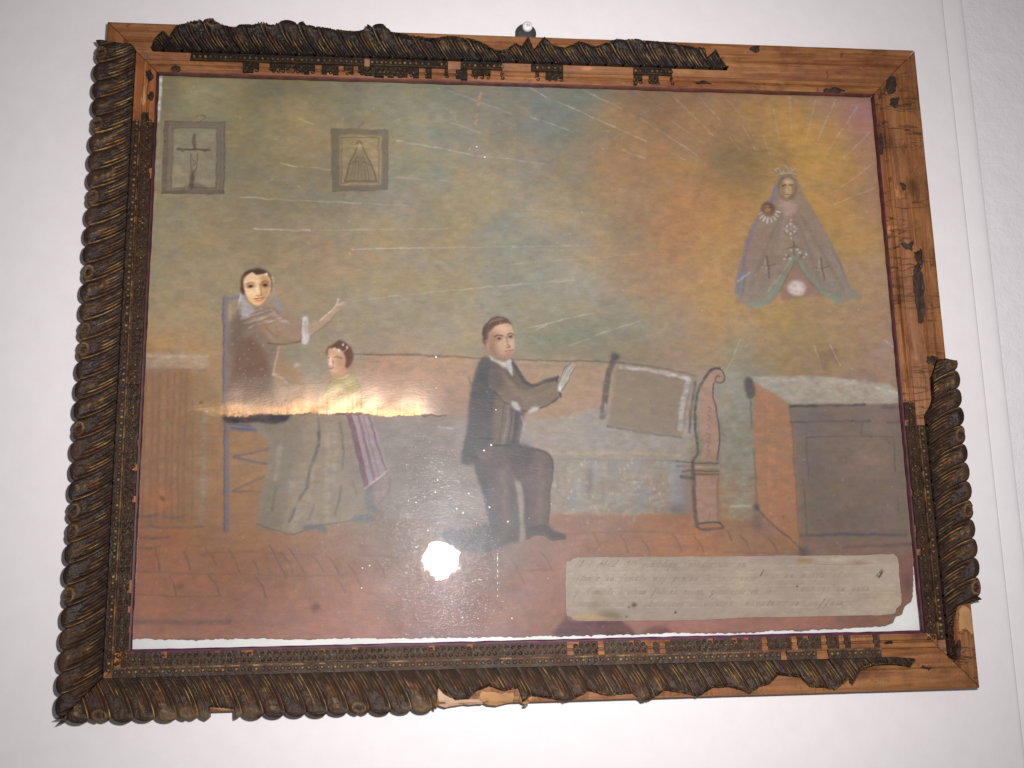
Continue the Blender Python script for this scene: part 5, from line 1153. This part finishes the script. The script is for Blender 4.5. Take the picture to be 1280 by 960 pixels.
# smooth normals of the whole sheet, so that the pieces cut from it meet without a seam
gx_, gz_ = np.gradient(-hgt, CELL, axis=1), np.gradient(-hgt, CELL, axis=0)
NRM = np.stack([gx_, -np.ones_like(gx_), -gz_], -1); NRM /= np.linalg.norm(NRM, axis=-1, keepdims=True); NRM = NRM.reshape(-1, 3)
def sheet_mesh(name, fm, material, parent):
    q = QA[fm].reshape(-1, 4)
    u, inv = np.unique(q, return_inverse=True)
    inv = inv.reshape(-1)
    me = bpy.data.meshes.new(name)
    nf = len(q)
    me.vertices.add(len(u)); me.vertices.foreach_set('co', P3f[u].reshape(-1))
    me.loops.add(nf * 4); me.loops.foreach_set('vertex_index', inv.astype(np.int32))
    me.polygons.add(nf); me.polygons.foreach_set('loop_start', np.arange(0, nf * 4, 4, dtype=np.int32))
    me.polygons.foreach_set('use_smooth', np.ones(nf, bool))
    me.update(calc_edges=True)
    a = me.attributes.new('paint', 'FLOAT_COLOR', 'POINT'); a.data.foreach_set('color', Cf[u].reshape(-1))
    fattr(me, 'lift_glow', Lf[u])
    me.normals_split_custom_set_from_vertices(NRM[u].tolist())
    me.materials.append(material)
    return link(bpy.data.objects.new(name, me), parent)
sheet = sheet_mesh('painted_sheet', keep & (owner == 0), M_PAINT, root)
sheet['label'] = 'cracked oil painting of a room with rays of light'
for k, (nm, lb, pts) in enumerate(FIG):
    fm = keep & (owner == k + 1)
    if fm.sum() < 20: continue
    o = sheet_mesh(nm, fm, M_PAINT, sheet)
    if lb: o['label'] = lb

# ---- paper label with faded handwriting
LBL = [(707,706),(711,702),(722,696.5),(760,696),(860,695.5),(960,695),(975,694),(1060,694),(1110,692.5),(1117,693),(1122,700),(1124,725),(1126,752),(1120,760),(1112,768),(1060,769.5),(1000,771),(930,772),(880,774.5),(820,775.5),(770,776),(722,776),(713,771),(707,764)]
LX0, LX1, LY0, LY1 = 700, 1132, 688, 780
class Label(Sheet): pass
GL = {  # single-stroke cursive letters: polylines, x-height 1
 'a': [[(.8,.8),(.4,1),(.1,.6),(.2,.1),(.6,.2),(.85,.9),(.8,.2),(1.1,.1)]], 'b': [[(0,.2),(.4,1.4),(.5,2),(.3,1.9),(.25,.3),(.6,.05),(.85,.5),(.6,.9)]], 'c': [[(.8,.8),(.5,1),(.1,.5),(.4,0),(.9,.25)]],
 'd': [[(.8,.8),(.4,1),(.1,.5),(.4,.05),(.8,.5),(1.0,2),(.85,.3),(1.1,.1)]], 'e': [[(.1,.45),(.6,.6),(.6,.95),(.3,.9),(.1,.4),(.5,0),(.95,.3)]], 'f': [[(.1,.2),(.6,1.6),(.7,2),(.45,1.8),(.2,-.6),(.1,-.9),(.5,.1)]],
 'g': [[(.8,.8),(.4,1),(.1,.5),(.5,.1),(.8,.9),(.6,-.7),(.2,-.9),(.9,.1)]], 'i': [[(.1,.2),(.4,1),(.35,.1),(.7,.2)],[(.45,1.45),(.5,1.5)]], 'l': [[(0,.2),(.5,1.6),(.5,2),(.3,1.8),(.25,.2),(.7,.15)]], 'm': [[(0,.8),(.2,1),(.2,0),(.5,1),(.65,.8),(.6,0),(.9,1),(1.1,.8),(1.1,.1),(1.4,.2)]],
 'n': [[(0,.8),(.2,1),(.2,0),(.6,1),(.8,.8),(.8,.1),(1.1,.2)]], 'o': [[(.5,1),(.1,.6),(.3,0),(.8,.4),(.5,1),(1.0,.9)]], 'p': [[(0,.3),(.4,1),(.1,-1),(.4,.8),(.8,.9),(.7,.1),(.3,.2)]], 'q': [[(.8,.8),(.4,1),(.1,.5),(.5,.1),(.8,.9),(.6,-1),(.9,-.2)]], 'r': [[(0,.2),(.3,1.1),(.6,.9),(.5,.2),(.9,.2)]],
 's': [[(0,.1),(.4,1.1),(.6,.4),(.3,0),(.9,.2)]], 't': [[(.1,.2),(.5,1.7),(.35,.2),(.7,.1)],[(.1,1.15),(.8,1.25)]], 'u': [[(0,.9),(.1,.2),(.5,.1),(.7,1),(.7,.1),(1.05,.2)]], 'v': [[(0,.8),(.2,1),(.3,.05),(.7,.6),(.7,1)]], 'y': [[(0,.9),(.1,.3),(.5,.2),(.7,1),(.4,-.8),(.1,-.8),(.8,.2)]],
 'A': [[(-.2,0),(.7,2),(.8,0)],[(.2,.8),(1,.9)]], 'C': [[(1.1,1.6),(.8,2),(.2,1.2),(.3,.1),(1,.2)]], 'E': [[(1,1.8),(.5,2),(.3,1.4),(.7,1.1),(.2,.6),(.4,0),(1,.3)]], 'G': [[(1,1.7),(.6,2),(.1,1),(.4,0),(.9,.5),(.8,-.5)]], 'M': [[(0,0),(.4,2),(.6,.4),(1.1,2),(1.1,0),(1.4,.1)]],
 '1': [[(.2,1.4),(.5,1.8),(.3,0)]], '9': [[(.8,1.5),(.4,1.8),(.2,1.3),(.7,1.1),(.8,1.7),(.5,0)]], '8': [[(.7,1.6),(.3,1.5),(.6,.9),(.4,.1),(.2,.5),(.7,1.4),(.6,1.7)]], '.': [[(.1,0),(.15,.05)]], ',': [[(.1,.1),(0,-.3)]]}
GW = {'m': 1.45, 'i': .65, 'l': .65, 't': .7, '1': .6, '.': .4, ',': .4, 'E': 1.1, 'C': 1.1, 'M': 1.5, 'A': 1.1, 'G': 1.1}
def write(S, text, x, y, xh, sp, base_a, gq, dy=0.0):
    for ch in text:
        if ch == ' ':
            x += xh * 1.5 * sp; continue
        a_ = base_a * gq.uniform(.35, 1.1)
        for st in GL[ch]:
            q = [(x + (px * .95 + py * .55) * xh, y - py * xh * (1.0 if py < 1.1 else .92)) for px, py in st]
            S.stroke(q, (96, 80, 72), 0.85, a_ * .8, .6, .45)
        x += GW.get(ch, 1.0) * xh * sp; y += dy * xh
    return x
def label_colours(NXl, NYl):
    global NX, NY, PX0, PY0, CELL, GRAIN, GRAINB
    sv = (NX, NY, PX0, PY0, CELL, GRAIN, GRAINB)
    q = unproj([(LX0, LY0), (LX1, LY0), (LX1, LY1), (LX0, LY1)], Z_PAINT)
    PX0, PY0 = q[:, 0].min(), q[:, 1].min(); CELL = (q[:, 0].max() - PX0) / (NXl - 1)
    NX, NY = NXl, int(round((q[:, 1].max() - PY0) / CELL)) + 1
    GRAIN = fbm(NY, NX, 5, 601, 2.0, 2); GRAINB = fbm(NY, NX, 12, 602, 1.4, 3)
    S = Label(); S.c = np.zeros((NY, NX, 3)) + np.array((160, 147, 134.0))
    S.c += (fbm(NY, NX, 60, 611, 1.5)[..., None] * np.array((5, 5, 6.0)) + fbm(NY, NX, 16, 612, 2.0)[..., None] * np.array((5, 5, 5.0)))
    sc = 1 / (CELL / 0.00069)
    B0, K0 = S.blob, S.stroke
    S.blob = lambda x, y, rx, ry, c, a=.5, **k: B0(x, y, rx * sc, ry * sc, c, a, **k)
    S.stroke = lambda p, c, w=1.0, a=.5, soft=.7, dry=.3, taper=False: K0(p, c, w * sc, a, soft * sc, dry)
    S.blob(760, 720, 50, 24, (186, 178, 164), .5); S.blob(960, 735, 70, 26, (160, 146, 132), .45); S.blob(925, 735, 14, 20, (186, 176, 146), .5); S.blob(1080, 720, 50, 20, (158, 148, 132), .4); S.blob(1110, 752, 18, 12, (168, 152, 124), .5)
    S.blob(743, 756, 7, 6, (132, 118, 96), .6); S.blob(760, 768, 13, 5, (118, 104, 82), .75); S.blob(730, 771, 16, 5, (176, 148, 104), .6); S.blob(768, 772, 10, 4, (108, 96, 78), .6)
    S.stroke([(720, 771), (745, 772), (768, 773)], (186, 154, 108), 3, .5, 1.5)
    for x, y, r in ((792, 756, 3.2), (786, 759, 1.4), (844, 765.5, 1.6), (783, 771, 1.2), (996, 733, 1.4)): S.blob(x, y, r, r, (86, 74, 66), .85, hard=1.6)
    for x in (1000, 1005, 1012): S.blob(x, 701, 5, 3, (150, 114, 76), .6)
    S.blob(1046, 700, 12, 3, (190, 182, 150), .6); S.blob(1072, 703, 10, 3, (132, 108, 80), .6); S.stroke([(1018, 705), (1050, 706), (1090, 704)], (134, 112, 88), 1.4, .5)
    for y in (708, 716, 725, 733, 742, 751, 760): S.stroke([(712, y), (820, y - .6), (930, y - .8), (1118, y - 1.5)], (190, 180, 166), .9, .25, .7, .5)
    gq = np.random.default_rng(8)
    write(S, 'El 8 Abril 1919 guadalupe Carrillo una en', 717, 709, 4.6, 1.12, .62, gq, -.004)
    write(S, 'estando su familla muy penosa le encomendo', 714, 726, 4.3, 1.2, .55, gq, -.002)
    write(S, 'su nueva el', 980, 722, 4.4, 1.35, .62, gq, -.002); write(S, 'li', 1094, 721, 5.2, 1.1, 1.0, gq)
    write(S, 'y Manuela i otras felices cosas, gradecida de la', 718, 743, 4.3, 1.15, .6, gq, -.004)
    write(S, 'entrega su pena', 1000, 739, 4.2, 1.3, .45, gq, -.002)
    write(S, 'se salvo en su alcoba con su enferma', 722, 758, 4.1, 1.2, .36, gq, -.004)
    write(S, 'nuestra de suffrir', 930, 757, 4.4, 1.55, .62, gq, -.004)
    S.stroke([(950, 720), (954, 713)], (84, 70, 62), 1.2, .8); S.stroke([(1098, 722), (1102, 714)], (70, 58, 52), 1.8, .85)
    S.c *= (1 + .022 * GRAIN + .018 * GRAINB)[..., None]
    r = (S.c.copy(), NX, NY, PX0, PY0, CELL)
    NX, NY, PX0, PY0, CELL, GRAIN, GRAINB = sv
    return r
LC, LNX, LNY, LPX, LPY, LCELL = label_colours(860, 0)
lx, ly = np.meshgrid(LPX + LCELL * np.arange(LNX), LPY + LCELL * np.arange(LNY))
q = unproj(spline(np.array(LBL, float), 3, True), Z_PAINT)
gj = np.random.default_rng(12)
class _T(Sheet):
    def __init__(s): pass
pr = np.stack([(q[:, 0] - LPX) / LCELL, (q[:, 1] - LPY) / LCELL], 1) + gj.normal(0, .35, (len(q), 2))
lm = _T().mask(pr, (0, LNX - 1, 0, LNY - 1), 1) > .5
idx = np.arange(LNX * LNY).reshape(LNY, LNX)
qa = np.stack([idx[1:, :-1], idx[1:, 1:], idx[:-1, 1:], idx[:-1, :-1]], -1)[lm]
u, inv = np.unique(qa, return_inverse=True); inv = inv.reshape(-1)
me = bpy.data.meshes.new('inscription_label'); nf = len(qa)
lh = 0.0009 + 0.00025 * fbm(LNY, LNX, 70, 71, 1.6, 2)
co = np.stack([lx - root.location.x, Z_PAINT - lh - root.location.y, -ly - root.location.z], -1).reshape(-1, 3).astype(np.float32)
me.vertices.add(len(u)); me.vertices.foreach_set('co', co[u].reshape(-1))
me.loops.add(nf * 4); me.loops.foreach_set('vertex_index', inv.astype(np.int32))
me.polygons.add(nf); me.polygons.foreach_set('loop_start', np.arange(0, nf * 4, 4, dtype=np.int32)); me.polygons.foreach_set('use_smooth', np.ones(nf, bool))
me.update(calc_edges=True)
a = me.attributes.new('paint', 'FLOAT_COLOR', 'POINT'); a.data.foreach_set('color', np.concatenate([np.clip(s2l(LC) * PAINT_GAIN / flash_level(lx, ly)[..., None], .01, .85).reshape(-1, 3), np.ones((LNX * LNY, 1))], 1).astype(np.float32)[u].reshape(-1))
fattr(me, 'lift_glow', np.zeros(len(u)))
me.materials.append(M_LABEL)
lo_ = link(bpy.data.objects.new('inscription_label', me), root)
sol = lo_.modifiers.new('paper', 'SOLIDIFY'); sol.thickness = 0.0006; sol.offset = -1
lo_['label'] = 'grey paper label with faded brown handwriting and clipped corners'

gp = slab('glass_pane', IX0 - E_ + .0006, IX1 + E_ - .0006, IY0 - E_ + .0006, IY1 + E_ - .0006, Z_GLASS + 0.0007, Z_GLASS + 0.0009, M_GLASS)
me = gp.data
# a single front sheet is enough for a thin pane
import bmesh
bm = bmesh.new(); bm.from_mesh(me); bm.faces.ensure_lookup_table()
bmesh.ops.delete(bm, geom=[f for i, f in enumerate(bm.faces) if i != 0], context='FACES')
bm.to_mesh(me); bm.free()
gp['label'] = 'clear glass pane reflecting a bright camera flash'

# ---- dust and dashed scratch on the glass: flash glints modelled as white grains
M_DUST_GLINT = mat_plain('white_dust_glint', (0.8, 0.8, 0.8), 0.8, 0.05, 300, 0.2)
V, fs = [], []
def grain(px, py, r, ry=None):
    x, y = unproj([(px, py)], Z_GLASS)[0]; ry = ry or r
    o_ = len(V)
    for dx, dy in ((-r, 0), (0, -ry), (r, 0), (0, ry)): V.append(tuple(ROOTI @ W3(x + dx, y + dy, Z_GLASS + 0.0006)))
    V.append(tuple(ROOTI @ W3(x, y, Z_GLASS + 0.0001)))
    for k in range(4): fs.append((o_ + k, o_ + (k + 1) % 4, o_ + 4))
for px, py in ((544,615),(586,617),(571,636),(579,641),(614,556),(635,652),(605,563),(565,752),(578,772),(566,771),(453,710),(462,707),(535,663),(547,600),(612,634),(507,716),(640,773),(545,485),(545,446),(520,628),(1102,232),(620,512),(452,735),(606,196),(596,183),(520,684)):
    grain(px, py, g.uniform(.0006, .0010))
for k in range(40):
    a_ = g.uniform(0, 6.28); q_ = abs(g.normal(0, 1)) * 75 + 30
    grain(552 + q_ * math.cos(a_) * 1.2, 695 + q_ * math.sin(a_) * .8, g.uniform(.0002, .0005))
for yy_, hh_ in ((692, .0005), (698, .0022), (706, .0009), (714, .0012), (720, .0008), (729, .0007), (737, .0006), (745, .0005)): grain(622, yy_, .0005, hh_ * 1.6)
du = mesh_obj('dust_glints', V, fs, M_DUST_GLINT, gp); du['kind'] = 'stuff'

# ------------------------------------------------------------------ wall hook above the frame
hk = unproj([(657, 36)], 0.020)[0]
hook = link(bpy.data.objects.new('wall_hook', None)); hook.location = W3(hk[0], hk[1] + .004, Z_WALL); hook.empty_display_size = 0.01
tag(hook, 'small dark wall hook with round white cap above the top frame rail', 'hook')
HI = Matrix.Translation(-hook.location)
revolve('hook_plate', [(0.0098, 0.0), (0.0098, 0.006), (0.0090, 0.0072), (0.0040, 0.0078)], 28, M_HOOKD, hook, HI @ W3(hk[0] - .0005, hk[1] + .0075, Z_WALL), (0, -1, 0))
cap = revolve('hook_cap', [(0.0044, 0.0), (0.0047, 0.004), (0.0044, 0.0058), (0.0030, 0.0066), (0.0008, 0.0068)], 24, M_HOOKW, hook, HI @ W3(hk[0] + .0004, hk[1] + .0040, Z_WALL - .0078), (0, -1, 0))
for dx in (-.0008, .0010):
    V = [(dx - .0003, -.0012, .00695), (dx + .0003, -.0012, .00695), (dx + .0005, .0012, .00695), (dx - .0001, .0012, .00695)]
    V += [(x, y, z - .0006) for x, y, z in V]
    mesh_obj('cap_mark', V, [(0, 1, 2, 3), (7, 6, 5, 4), (0, 4, 5, 1), (1, 5, 6, 2), (2, 6, 7, 3), (3, 7, 4, 0)], M_HOOKD, cap)
